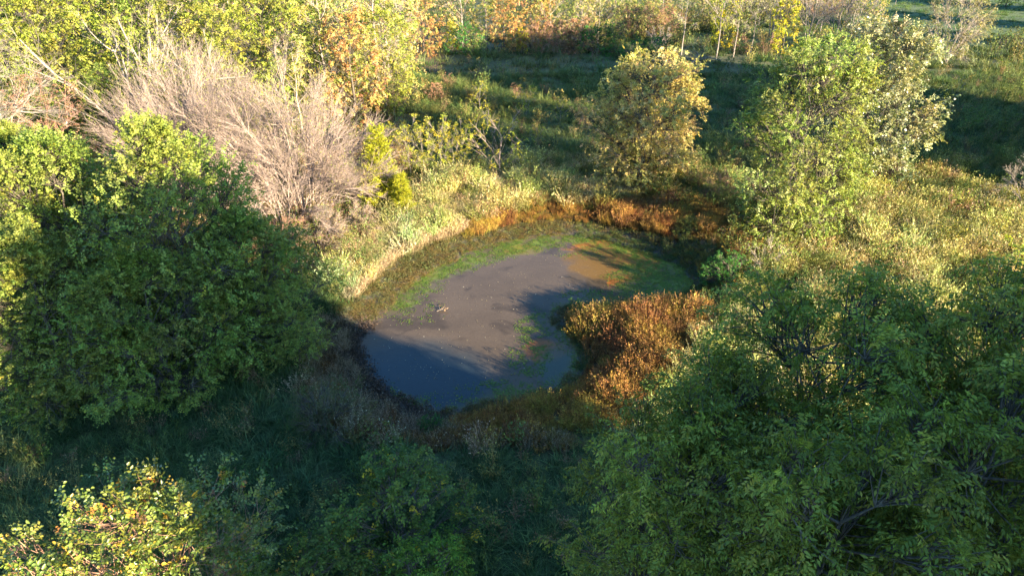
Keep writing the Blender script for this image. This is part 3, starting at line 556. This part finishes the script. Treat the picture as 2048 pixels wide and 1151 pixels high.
for px, b, s_, lab in [(1440, 398, .6, 'low brown bush between the tan tree and the light green tree'), (1505, 412, .5, 'small brown bush at the left foot of the light green tree'), (1385, 378, .4, 'tiny brown bush right of the tan tree foot'), (1775, 365, .6, 'brownish low bush below the silvery tree')]:
    x, y = at(px, b); plant(pr['br'][0], 'shrub', x, y, lab, 'shrub', s=s_)
x, y = at(872, 205); plant(pr['rd'][0], 'shrub', x, y, 'low dusty pink shrub alone in the shaded meadow', 'shrub', s=.55)
x, y = at(770, 215); plant(pr['ol'][0], 'shrub', x, y, 'dark olive shrub in shadow at the foot of the orange tree', 'shrub', s=.9)
# ---- bottom left shrubs with big leaves
PB = [((.125, .165, .025), 5), ((.18, .19, .03), 3), ((.09, .135, .025), 3), ((.36, .24, .03), .45), ((.34, .15, .03), .2)]
bl = gen_tree(130, H=5.3, rad=2.8, lo=.1, peak=.45, lobes=36, twigs=18, sprays=3, n=8, size=.105, asp=.65, pal=PB, tr=.05, stems=4, lobe_r=.32, top=.4, spl=.45, five=True, upright=.7, droop=.15, leafm=M_WAXY, irregular=.8, wood=M_REDTWIG, twr=.006)
x, y = at(325, 1085, 4.0); plant(bl, 'shrub', x, y, 'sunlit broad leaved shrub with yellow and orange leaves at the bottom left', 'shrub', rz=.5)
bl2 = gen_tree(131, H=3.7, rad=1.8, lo=.1, peak=.5, lobes=22, twigs=10, sprays=2, n=7, size=.12, asp=.6, pal=PB, tr=.05, stems=3, lobe_r=.34, top=.4, spl=.4, five=True, upright=.7, droop=.1, leafm=M_WAXY, irregular=.5, wood=M_REDTWIG)
x, y = at(90, 1120, 3.0); plant(bl2, 'shrub', x, y, 'smaller sunlit shrub with bright leaves at the bottom left corner', 'shrub')
vb = gen_tree(132, H=3.6, rad=2.3, lo=.03, peak=.5, lobes=34, twigs=13, sprays=3, n=7, size=.10, asp=.7, pal=[((.085, .135, .03), 5), ((.12, .16, .035), 3), ((.42, .30, .03), .4)], tr=.05, stems=4, lobe_r=.28, top=.6, spl=.35, five=True, droop=.35)
x, y = at(800, 1040, 1.8); plant(vb, 'shrub', x, y, 'dark bluish green vine covered shrub at the bottom centre', 'shrub')
x, y = at(610, 1120, 1.8); plant(vb, 'shrub', x, y, 'lower dark vine shrub between the lit leaves and the centre shrub', 'shrub', s=.62, sz=.6)
lb_ = gen_tree(133, H=2.8, rad=1.4, lo=.1, peak=.6, lobes=18, twigs=10, sprays=3, n=8, size=.10, asp=.5, pal=[((.12, .2, .03), 4), ((.18, .24, .04), 2)], tr=.04, stems=3, lobe_r=.36, top=.5, spl=.35, five=True, upright=.6, droop=.2)
x, y = at(850, 1140, 2.2); plant(lb_, 'shrub', x, y, 'light green leafy shrub cut by the bottom edge at centre', 'shrub')
x, y = at(480, 1150, 2.0); plant(lb_, 'shrub', x, y, 'small green shrub at the bottom edge beside the lit shrub', 'shrub', s=.7)
# ---- tall trees outside the frame whose shadows fall over the clearing
cast = gen_tree(140, H=15, rad=4.6, lo=.04, peak=.45, lobes=60, twigs=18, sprays=3, n=6, size=.5, asp=.8, pal=P_GREEN, tr=.28, lobe_r=.36, top=.55, spl=.5, irregular=.08)
for x, y, H in [(18.3, 2.0, 17), (20.3, .6, 17), (22.3, -1.0, 17.2), (24.4, -2.5, 17.2), (26.3, -4.1, 17.4), (30.2, -7.0, 17.5), (20.5, -4.6, 17), (24.5, -8, 17.5), (28.5, -11, 18), (34.5, -10.5, 18)] + [(15.95, -2.2, 17)]:
    plant(cast, 'leafy_tree', x, y, 'tall green tree standing behind the viewpoint, shading the near ground', 'tree', 'tall trees beyond the picture at lower right', s=(.60 if x < 16 else 1.0), sz=H / 15)
for x, y, H in [(44.5, 42.3, 16.5), (48.5, 46.5, 17.5), (51, 52, 17.5), (56, 56, 17), (49.5, 38.6, 17), (53.5, 43, 18), (58, 49, 18), (62, 53, 18), (52, 48, 17)]:
    plant(cast, 'leafy_tree', x, y, 'tall green tree beyond the right edge, shading the meadow', 'tree', 'tall trees beyond the picture at right', s=.95, sz=H / 15)

for x, y, H in [(80, 92, 13), (90, 106, 14), (104, 122, 14)]:
    plant(cast, 'leafy_tree', x, y, 'green tree beyond the right edge, casting a shadow band over the far meadow', 'tree', 'trees beyond the far meadow', s=.95, sz=H / 15)

#GRASS
# ------------------------------------------------------------------ grass tufts
def tuft(name, seed, nb=34, h=.6, spread=.18, lean=.5, w=.012, curl=.5, c0=(.06, .09, .02), c1=(.15, .16, .04), segs=3, var=.25, plume=None, parent=None, mat=None):
    g = np.random.default_rng(seed)
    a = g.random(nb) * 6.28; r = spread * np.sqrt(g.random(nb)); base = np.stack([np.cos(a) * r, np.sin(a) * r, np.full(nb, -.03)], -1)
    b = a + g.normal(0, .6, nb); hl = h * g.uniform(.55, 1.1, nb); ln = lean * g.uniform(.3, 1.2, nb)
    dirh = np.stack([np.cos(b), np.sin(b), np.zeros(nb)], -1); t = np.linspace(0, 1, segs + 1)
    C = base[:, None] + dirh[:, None] * (hl * ln)[:, None, None] * (t ** (1 + curl))[None, :, None]
    C[..., 2] += (hl * np.sqrt(np.clip(1 - (ln * .6) ** 2, .15, 1)))[:, None] * (t - curl * ln[:, None] * .45 * t ** 2.5)
    sd = np.stack([-np.sin(b + g.normal(0, .8, nb)), np.cos(b + g.normal(0, .8, nb)), np.zeros(nb)], -1)
    ww = w * (1 - t ** 1.5) * g.uniform(.7, 1.3, (nb, 1)) + .0008
    V = np.stack([C - sd[:, None] * ww[..., None], C + sd[:, None] * ww[..., None]], 2).reshape(-1, 3)
    i = (np.arange(nb)[:, None] * (segs + 1) + np.arange(segs)[None]) * 2; q = np.stack([i, i + 1, i + 3, i + 2], -1).reshape(-1, 4)
    cc = (np.array(c0)[None, None] * (1 - t[None, :, None]) + np.array(c1)[None, None] * t[None, :, None]) * (1 + g.normal(0, var, (nb, 1, 1))); cc = np.repeat(cc[:, :, None], 2, 2).reshape(-1, 3)
    parts = [(V, q, cc)]
    if plume:
        n = plume['n']; i = g.integers(0, nb, n); u = g.uniform(plume.get('lo', .55), 1.05, n); q = np.clip(u, 0, .999) * segs; k = q.astype(int); f = (q - k)[:, None]
        B = C[i, k] * (1 - f) + C[i, k + 1] * f + g.normal(0, plume.get('j', .012), (n, 3)); Dr = norm(g.normal(0, 1, (n, 3)) + np.array([0, 0, plume.get('up', .6)])); Nn = norm(g.normal(0, 1, (n, 3)) + np.array([0, 0, .5]))
        lv, lff, lc = leafmesh(B, Dr, Nn, plume['s'] * g.uniform(.6, 1.4, n), plume.get('asp', .4), np.array(plume['c'])[None] * (1 + g.normal(0, .25, (n, 1)))); parts.append((lv, lff, lc))
    v, f, c = merge(parts); v[:, 2] = np.maximum(v[:, 2], -.04)
    return mesh(name, v, f, mat or M_BLADE, np.clip(c, .004, .9))
KINDS = {}
def kind(key, objname, label, specs): KINDS[key] = dict(name=objname, label=label, src=[tuft(objname.replace('stand', 'tuft'), 300 + hash_(key) + 7 * i, **s) for i, s in enumerate(specs)], pts=[])
def hash_(s): return sum(ord(c) * (i + 3) for i, c in enumerate(s)) % 97
kind('A', 'meadow_grass', 'green meadow grass covering the clearing', [dict(nb=70, h=.46, spread=.34, lean=1.1, w=.0075, curl=.9, c0=(.035, .06, .02), c1=(.11, .16, .04)), dict(nb=60, h=.55, spread=.3, lean=1.0, w=.007, curl=.8, c0=(.04, .06, .02), c1=(.17, .20, .06)),
                                                            dict(nb=70, h=.35, spread=.36, lean=1.0, w=.008, curl=.8, c0=(.035, .065, .02), c1=(.09, .14, .045))])
kind('B', 'bunch_grass', 'yellow green bunch grass in upright tufts', [dict(nb=80, h=.72, spread=.16, lean=.6, w=.008, segs=3, curl=.35, c0=(.10, .13, .03), c1=(.28, .29, .09), plume=dict(n=260, s=.06, c=(.36, .36, .12), up=1.6, asp=.28, lo=.35, j=.02)),
                                                                      dict(nb=70, h=.66, spread=.16, lean=.65, w=.008, curl=.3, c0=(.11, .13, .035), c1=(.34, .31, .14), plume=dict(n=240, s=.055, c=(.42, .36, .20), up=1.6, asp=.28, lo=.35, j=.02))])
kind('C', 'rusty_sedge', 'dense rusty orange sedge around the pond', [dict(nb=50, h=.52, spread=.22, lean=.4, w=.007, curl=.3, c0=(.08, .055, .025), c1=(.27, .135, .045), plume=dict(n=240, s=.038, c=(.33, .16, .05), lo=.4, up=1)),
                                                                      dict(nb=50, h=.48, spread=.22, lean=.45, w=.007, curl=.3, c0=(.09, .08, .025), c1=(.30, .20, .045), plume=dict(n=240, s=.038, c=(.36, .235, .055), lo=.4, up=1)), dict(nb=40, h=.5, spread=.15, lean=.4, w=.010, curl=.3, c0=(.05, .035, .02), c1=(.14, .07, .03), plume=dict(n=220, s=.038, c=(.17, .08, .035), lo=.4, up=1))])
kind('T', 'dry_grass', 'pale pinkish tan dry grass on the banks', [dict(nb=46, h=.65, spread=.15, lean=.55, w=.009, curl=.4, c0=(.13, .10, .05), c1=(.46, .34, .21), plume=dict(n=80, s=.05, c=(.52, .39, .25), lo=.5)), dict(nb=40, h=.5, spread=.18, lean=.9, w=.009, curl=.7, c0=(.12, .10, .05), c1=(.40, .34, .20))])
kind('F', 'tall_weeds', 'leafy tall weeds scattered through the grass', [dict(nb=7, h=1.0, spread=.12, lean=.35, w=.007, curl=.3, c0=(.10, .08, .04), c1=(.16, .15, .05), plume=dict(n=150, s=.085, c=(.10, .14, .035), lo=.15, j=.05, up=.2)),
                                                                       dict(nb=9, h=.85, spread=.14, lean=.45, w=.007, curl=.3, c0=(.12, .09, .05), c1=(.2, .17, .07), plume=dict(n=150, s=.06, c=(.22, .19, .06), lo=.3, j=.05, up=.2)), dict(nb=9, h=.7, spread=.14, lean=.5, w=.007, curl=.3, c0=(.12, .09, .06), c1=(.2, .14, .09), plume=dict(n=130, s=.055, c=(.2, .13, .08), lo=.3, j=.05, up=.2))])
kind('W', 'marsh_weed', 'low olive green marsh weed on the wet margin', [dict(nb=10, h=.14, spread=.16, lean=.8, w=.006, curl=.3, c0=(.06, .07, .02), c1=(.10, .12, .03), plume=dict(n=80, s=.042, c=(.10, .115, .035), lo=.1, j=.05, up=.5, asp=.5)), dict(nb=8, h=.18, spread=.15, lean=.7, w=.006, curl=.3, c0=(.09, .07, .02), c1=(.14, .11, .03), plume=dict(n=80, s=.04, c=(.14, .105, .035), lo=.1, j=.05, up=.5, asp=.5))])
kind('D', 'dead_litter', 'brown dead leaves and stems on the muddy margin', [dict(nb=10, h=.15, spread=.2, lean=1.3, w=.006, curl=.6, c0=(.07, .05, .035), c1=(.12, .09, .06), plume=dict(n=26, s=.075, c=(.095, .065, .045), lo=0, j=.08, up=0, asp=.6))])
def addp(key, x, y, sc, tint, idx=None):
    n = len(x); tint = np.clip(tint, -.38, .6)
    if key == 'C' and n:                       # sedge grows in domed clumps of slightly different hue
        dome = sstep(.36, .64, fbm(x, y, 1.35, 71, 3)); hue = (fbm(x, y, 1.9, 73, 3) - .5)[:, None]
        dome = np.maximum(dome, sstep(3.6, 2.2, np.hypot(x - 4.6, y - 28.6)))   # the spit ends in one full clump
        sc = sc * (.58 + .62 * dome); tint = tint + np.hstack([hue * .4, hue * 1.2 + .10, hue * .2]) + ((dome - .6) * .3)[:, None]
        tint = np.clip(tint, -.5, .7)
    if n: KINDS[key]['pts'].append((x, y, np.broadcast_to(sc, (n,)), tint, np.random.default_rng(n).integers(0, len(KINDS[key]['src']), n) if idx is None else idx))
def scat(n, y0, y1, half=.92):
    """random points over the visible wedge, a little wider than the frame"""
    y = np.sqrt(rng.random(n) * (y1 ** 2 - y0 ** 2) + y0 ** 2); x = (rng.random(n) * 2 - 1) * half * (y * .866 + 9); return x, y
for (y0, y1, n, s) in [(12, 34, 14000, 1.2), (34, 52, 14000, 1.35), (52, 80, 12000, 1.7), (80, 190, 10000, 2.7)]:
    x, y = scat(n, y0, y1); d = pond_d(x, y); px, py = pix(x, y); g = rng
    keep = d > .1; x, y, d, px, py = x[keep], y[keep], d[keep], px[keep], py[keep]; n = len(x); r = g.random(n); nz = fbm(x, y, 5, 31); nf = fbm(x, y, 1.6, 32)
    wood = (x < -3.5 - .18 * (y - 28)) & (y > 33) & (x < -8)
    brown = inside(px, py, Z_BROWN); spit = inside(px, py, Z_SPIT); rust = inside(px, py, Z_RUST); tan = inside(px, py, Z_TAN); east = inside(px, py, Z_EAST); right = inside(px, py, Z_RIGHT); north = inside(px, py, Z_NORTH)
    margin = ((d < 1.9) & ~spit & ~rust) | ((d < 1.3) & rust)
    mown = (px > 1700) & (py < 95)
    K = np.full(n, 'A')
    K[(r > .90)] = 'F'; K[(r > .87) & (r < .90) & (y < 50) & (y > 38)] = 'B'
    K[right & (r < .52)] = 'B'; K[right & (r >= .52) & (r < .72)] = 'T'; K[right & (r > .86)] = 'F'; K[right & (r >= .72) & (r <= .86)] = 'A'
    K[north & (r < .32)] = 'B'; K[north & (r >= .32) & (r < .62)] = 'T'; K[north & (r > .62)] = 'A'; K[north & (r > .88)] = 'F'
    K[east] = np.where(r[east] < .55, 'C', np.where(r[east] < .8, 'F', 'A')); K[rust] = 'C'; K[spit] = np.where((nf > .45)[spit], 'C', 'D'); K[tan] = np.where(r[tan] < .75, 'T', 'B')
    K[brown] = np.where(r[brown] < .5, 'D', np.where(r[brown] < .75, 'T', 'F'))
    K[margin] = 'W'; sw_ = margin & (px < 900) & (py > 640); K[sw_] = 'D'
    K[right & (nf < .43) & (r < .8)] = 'F'; K[right & (nz < .42) & (r < .45)] = 'A'
    K[mown] = 'A'
    thin = np.ones(n, bool); thin[right & (K == 'B') & (g.random(n) > .45)] = False; thin[(right | north) & (K == 'T') & (g.random(n) > .6)] = False; thin[wood & (r > .35)] = False; thin[brown & (r > .9)] = False
    K[wood & (r < .2)] = 'T'; K[wood & (r >= .2)] = 'F'
    sc = s * g.uniform(.65, 1.3, n) * np.where(mown, .6, 1.0)
    clump = sstep(.38, .62, nf)
    sc = sc * np.where(K == 'B', .55 + .85 * clump, .75 + .4 * clump) * np.where(K == 'D', .95, 1)
    tint = np.stack([(nz - .5) * .7, (nz - .5) * .3, (nz - .5) * -.1], -1) + g.normal(0, .20, (n, 1)) + g.normal(0, .07, (n, 3))
    tint[K == 'B'] *= 1.5
    tint[mown] += np.array([.1, .3, .1])
    fgd = (py > 760) & (px < 1250); tint[fgd & (K == 'A')] += np.array([-.1, .05, .35])  # cool cast of the foreground shade put into the grass tint
    for k in KINDS:
        q = thin & (K == k); addp(k, x[q], y[q], sc[q], tint[q])
# extra density where the photograph is thick
def zone_fill(key, poly, n, sc, tint=(0, 0, 0), z=-.4, dmin=.1, dmax=99, idxp=None, clump=0.):
    P = np.array([at(a, b, z) for a, b in poly]); lo = P.min(0); hi = P.max(0); x = rng.uniform(lo[0], hi[0], n * 3); y = rng.uniform(lo[1], hi[1], n * 3); q = inside(x, y, P); x, y = x[q][:n], y[q][:n]; d = pond_d(x, y)
    ok = (d > dmin) & (d < dmax) & (fbm(x, y, 1.3, 41) > clump); x, y = x[ok], y[ok]; m = len(x)
    addp(key, x, y, sc * rng.uniform(.7, 1.25, m), np.array(tint)[None] + rng.normal(0, .15, (m, 1)) + np.zeros((m, 3)), None if idxp is None else rng.choice(len(idxp), m, p=np.array(idxp) / sum(idxp)))
zone_fill('C', Z_RUST, 1500, .95, idxp=[4, 5, 2], dmin=1.3, clump=.3); zone_fill('C', Z_SPIT, 2600, .95, z=-.4, dmin=.35, idxp=[5, 4, 3], clump=.44); zone_fill('C', Z_EAST, 800, .75, idxp=[3, 3, 3], clump=.45); zone_fill('F', Z_EAST, 400, .6)
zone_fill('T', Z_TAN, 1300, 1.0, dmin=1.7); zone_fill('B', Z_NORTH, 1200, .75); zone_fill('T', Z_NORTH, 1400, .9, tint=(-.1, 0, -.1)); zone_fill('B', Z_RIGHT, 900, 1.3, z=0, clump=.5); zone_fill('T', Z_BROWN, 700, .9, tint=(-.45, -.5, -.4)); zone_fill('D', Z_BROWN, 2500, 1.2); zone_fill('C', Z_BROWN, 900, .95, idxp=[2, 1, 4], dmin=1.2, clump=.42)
ZM = [(700,640),(760,560),(900,470),(1100,440),(1300,450),(1420,500),(1440,600),(1350,620),(1200,640),(1150,700),(1250,820),(900,880),(720,800),(680,700)]
x = rng.uniform(-11, 15, 30000); y = rng.uniform(19, 43, 30000); d = pond_d(x, y); px, py = pix(x, y, WZ)
q = (d > -.25) & (d < 2.0) & (fbm(x, y, .7, 51) > .38); x, y, px, py = x[q], y[q], px[q], py[q]; sw_ = (px < 880) & (py > 640)
addp('D', x[sw_], y[sw_], 1.1, rng.normal(0, .2, (int(sw_.sum()), 1)) + np.array([[-.3, -.3, -.2]])); addp('W', x[~sw_], y[~sw_], .85, rng.normal(0, .2, (int((~sw_).sum()), 1)) + np.where((px[~sw_] > 1150)[:, None], np.array([[-.35, .05, 0]]), np.array([[0, -.1, 0]])))

def scatter_object(key):
    K = KINDS[key]; xs = np.concatenate([p[0] for p in K['pts']]); ys = np.concatenate([p[1] for p in K['pts']]); sc = np.concatenate([p[2] for p in K['pts']]).astype(np.float32)
    ti = np.concatenate([np.broadcast_to(p[3], (len(p[0]), 3)) for p in K['pts']]).astype(np.float32); ix = np.concatenate([p[4] for p in K['pts']]).astype(np.int32)
    zs = gz(xs, ys); zs = np.maximum(zs, WZ - .02)
    me = bpy.data.meshes.new(K['name']); me.vertices.add(len(xs)); me.vertices.foreach_set('co', np.stack([xs, ys, zs], -1).astype(np.float32).ravel())
    n = len(xs); rot = np.stack([rng.normal(0, .12, n), rng.normal(0, .12, n), rng.random(n) * 6.28], -1).astype(np.float32)
    for nm, ty, fld, dat in (('rot', 'FLOAT_VECTOR', 'vector', rot), ('tint', 'FLOAT_VECTOR', 'vector', ti), ('sc', 'FLOAT', 'value', sc), ('ix', 'INT', 'value', ix)):
        me.attributes.new(nm, ty, 'POINT').data.foreach_set(fld, dat.ravel())
    o = link(K['name'], me); tag(o, K['label'], kind='stuff')
    ng = bpy.data.node_groups.new('scatter_' + key, 'GeometryNodeTree'); ng.interface.new_socket('Geometry', in_out='INPUT', socket_type='NodeSocketGeometry'); ng.interface.new_socket('Geometry', in_out='OUTPUT', socket_type='NodeSocketGeometry')
    N, Lk = ng.nodes, ng.links; gi = N.new('NodeGroupInput'); go = N.new('NodeGroupOutput'); iop = N.new('GeometryNodeInstanceOnPoints'); g2i = N.new('GeometryNodeGeometryToInstance')
    for j, sm in reversed(list(enumerate(K['src']))):
        jj = np.argsort(ys)[-4 - 9 * j]; so_ = link(sm.name, sm, o); so_.location = (xs[jj], ys[jj], zs[jj]); so_['kind'] = 'stuff'
        oi = N.new('GeometryNodeObjectInfo'); oi.inputs['Object'].default_value = so_; oi.transform_space = 'ORIGINAL'; Lk.new(oi.outputs['Geometry'], g2i.inputs[0])
    def att(nm, ty):
        a = N.new('GeometryNodeInputNamedAttribute'); a.data_type = ty; a.inputs[0].default_value = nm; return a.outputs['Attribute']
    Lk.new(gi.outputs[0], iop.inputs['Points']); Lk.new(g2i.outputs[0], iop.inputs['Instance']); iop.inputs['Pick Instance'].default_value = True
    Lk.new(att('ix', 'INT'), iop.inputs['Instance Index']); Lk.new(att('rot', 'FLOAT_VECTOR'), iop.inputs['Rotation']); Lk.new(att('sc', 'FLOAT'), iop.inputs['Scale']); Lk.new(iop.outputs[0], go.inputs[0])
    md = o.modifiers.new('scatter', 'NODES'); md.node_group = ng
    print(key, n)
for k in KINDS: scatter_object(k)

#DETAILS
# ------------------------------------------------------------------ bigger grass clumps one can single out
cl = [tuft('blades', 400 + i, nb=320, h=1.1, spread=.26, lean=.7, w=.008, curl=.5, c0=(.08, .11, .025), c1=((.28, .27, .06), (.36, .30, .11), (.2, .24, .05))[i], plume=dict(n=900, up=1.6, asp=.28, lo=.3, j=.02, s=.06, c=((.36, .36, .10), (.42, .33, .17), (.24, .26, .08))[i])) for i in range(3)]
CL = [(1640, 665, 1.2, 0, 'large feathery yellow clump in front of the foreground trees'), (1502, 600, 1.15, 0, 'yellow green clump between the vivid bush and the field'), (1448, 640, .8, 2, 'small clump at the upper end of the spit'), (1565, 560, 1, 0, 'fan shaped clump below the sparse shrub'),
      (1625, 540, 1, 0, 'yellow clump right of the sparse shrub'), (1700, 520, .95, 1, 'tan clump in the middle of the right field'), (1760, 500, .9, 0, 'clump behind the middle of the right field'), (1545, 500, .9, 2, 'green clump above the sparse shrub'),
      (1610, 600, .9, 1, 'tan clump in the heart of the right field'), (1560, 665, .8, 1, 'small tan clump left of the large feathery one'), (1690, 700, .9, 1, 'pale tan clump seen through the foreground leaves'), (1720, 620, .85, 0, 'yellow clump behind the large feathery one'),
      (1345, 790, 1.0, 0, 'pale yellow clump at the near end of the spit'), (1395, 680, .75, 1, 'dry clump on the spit side of the field'), (1435, 720, .8, 0, 'yellow clump among the first foreground leaves'), (1830, 560, .9, 1, 'tan clump beside the lit foreground crown tip'),
      (1800, 450, .9, 0, 'clump at the far side of the right field'), (1900, 470, .9, 1, 'dry clump near the right meadow'), (1650, 480, .9, 0, 'clump at the foot of the light green tree'), (1380, 455, .7, 2, 'green clump in the sedges beyond the pond'),
      (1130, 385, .8, 1, 'pale clump on the north bank, left of the tan tree'), (1060, 400, .7, 0, 'yellow clump in the middle of the north bank'), (940, 400, .8, 0, 'yellow clump on the north bank below the saplings'), (880, 440, .75, 2, 'green clump at the west end of the north bank'), (1200, 255, 1.3, 2, 'bright green clump in the shadow beside the tan tree')]
for px, b, s_, i, lab in CL:
    x, y = at(px, b); e = plant([('blades', cl[i])], 'grass_clump', x, y, lab, 'grass clump', 'large bunch grass clumps', s=s_)

# ------------------------------------------------------------------ duckweed flecks, floating leaves, drift branch
def flecks(name, label, P, size, cols, z, kindm=M_LEAF, asp=1.0):
    n = len(P); g = rng; B = np.column_stack([P, np.full(n, z) + g.uniform(0, .012, n)]); a = g.random(n) * 6.28
    Dr = norm(np.stack([np.cos(a), np.sin(a), g.normal(0, .12, n)], -1)); Nn = norm(np.stack([g.normal(0, .15, n), g.normal(0, .15, n), np.ones(n)], -1))
    v, f, c = leafmesh(B, Dr, Nn, size * g.uniform(.5, 1.5, n), asp, cols, fold=.1); return tag(link(name, mesh(name, v, f, kindm, np.clip(c, .005, .9))), label, kind='stuff')
N0 = 330000; x = rng.uniform(-10, 14, N0); y = rng.uniform(19, 40.5, N0); d = pond_d(x, y); px, py = pix(x, y, WZ); n2 = fbm(x, y, .8, 22, 5); n3 = fbm(x, y, .3, 61, 3)
dn = seg_dist(x, y, NBW, closed=False)
dens = 1.0 * sstep(1.4, .1, dn + (n2 - .5) * 1.8) + 1.2 * sstep(1.2, .3, ell(px, py, 1335, 565, 130, 66) + (n2 - .5)) + .6 * sstep(.9, .0, -d + (n2 - .5)) * (px > 780)
for (ex, ey, rx, ry, w) in [(1075, 660, 42, 40, .9), (1060, 720, 46, 40, .9), (1010, 778, 100, 20, .8), (900, 800, 80, 18, .4), (1125, 680, 40, 20, .4), (1090, 765, 35, 18, .35), (1180, 590, 60, 12, .8), (830, 620, 60, 28, .35), (1190, 500, 90, 22, .3)]:
    dens = np.maximum(dens, w * sstep(1.4, .2, ell(px, py, ex, ey, rx, ry) + (n2 - .5) * 1.2))
dens = dens * sstep(.35, .62, n3) * 1.2
q = (d < .05) & (rng.random(N0) < dens * .85); P = np.stack([x[q], y[q]], -1); n = len(P)
flecks('duckweed', 'bright green floating weed in patches along the water margin', P, .05, pick([((.11, .19, .03), 4), ((.16, .22, .04), 3), ((.07, .13, .03), 2), ((.2, .15, .04), .4)], n, rng), WZ + .006)
q = (d < -.6); q[np.cumsum(q) > 700] = False; P = np.stack([x[q], y[q]], -1); n = len(P)
flecks('floating_leaves', 'tiny fallen leaves and seeds speckling the open water', P, .05, pick([((.34, .28, .18), 3), ((.24, .2, .12), 2), ((.5, .45, .35), 1)], n, rng), WZ + .006, asp=.7)
# drift branch with curled leaves
e = bpy.data.objects.new('drift_branch', None); e.scale = (.75, .75, .75); COL.objects.link(e); bx, by = at(884, 621, WZ); e.location = (bx, by, WZ + .02); tag(e, 'small fallen branch with curled tan leaves floating on the pond', 'branch')
g = np.random.default_rng(5); P = np.array([[[-.35, -.12, .0], [-.1, -.02, .07], [.12, .03, .05], [.36, .12, .12]], [[-.1, -.02, .06], [-.18, .12, .12], [-.22, .22, .18], [-.24, .3, .2]], [[.1, .03, .05], [.22, -.02, .12], [.3, -.02, .17], [.42, .0, .2]], [[0, 0, .06], [.05, .14, .1], [.12, .22, .12], [.2, .3, .14]]], float)
v, f = tubes(P, np.array([.014, .011, .008, .004])[None] * np.ones((4, 1)), 5); link('stem', mesh('stem', v, [f], M_PALE, smooth=True), e)
lm = [leafmesh(np.zeros((1, 3)), np.array([[1., 0, 0]]), np.array([[0, 0, 1.]]), np.array([.15]), .55, np.array([c]), fold=.5, five=True) for c in ((.30, .20, .12), (.36, .25, .16))]
lms = [mesh('leaf', a, b, M_LEAF, c) for a, b, c in lm]
for k in range(14):
    i, j = g.integers(0, 4), g.integers(1, 4); o = link('leaf', lms[k % 2], e); o.location = P[i, j] + g.normal(0, .03, 3); o.location.z = max(o.location.z, .03); o.rotation_euler = (g.normal(0, .6), g.normal(0, .6), g.random() * 6.28)
# fallen pale branches in front of the thin wood
def fallen(px, b, seed, L_, lab, rz):
    g = np.random.default_rng(seed); n = 16; base = np.array([[0., 0, .25]]); P0 = bez(base, np.array([[L_ * .5, .1, .5]]), np.array([[L_, 0, .9]]), 8); parts = [tubes(P0, (.085 * (1 - .8 * np.linspace(0, 1, 8)))[None], 6)]
    i = g.integers(2, 7, n); s = P0[0, i]; en = s + np.stack([g.uniform(.4, 1.8, n), g.normal(0, .7, n), g.uniform(-.3, .7, n)], -1); Q = bez(s, (s + en) / 2 + g.normal(0, .12, (n, 3)), en, 5); parts.append(tubes(Q, np.array([.035, .03, .022, .015, .007])[None] * np.ones((n, 1)), 4))
    j = g.integers(0, n, 60); s = Q[j, g.integers(1, 4, 60)]; en = s + g.normal(0, .4, (60, 3)) + np.array([.35, 0, .1]); parts.append(tubes(bez(s, (s + en) / 2, en, 3), np.array([.014, .01, .005])[None] * np.ones((60, 1)), 3))
    v, f, _ = merge(parts); v[:, 2] = np.maximum(v[:, 2], .02); x, y = at(px, b); e = plant([('limb', mesh('limb', v, f, M_PALE))], 'fallen_branch', x, y, lab, 'fallen branch', 'pale fallen branches', rz=rz)
fallen(1375, 138, 1, 4.2, 'long pale fallen branch lying in front of the thin trunks', 1.0)
fallen(1440, 128, 2, 3.4, 'pale fallen branch crossing behind the long one', 2.6)
fallen(1285, 132, 3, 2.6, 'small pale fallen branch beside the green creeper', .3)
print('things', COUNT['n'], 'tris', sum(len(m.loops) - 2 * len(m.polygons) for m in bpy.data.meshes))
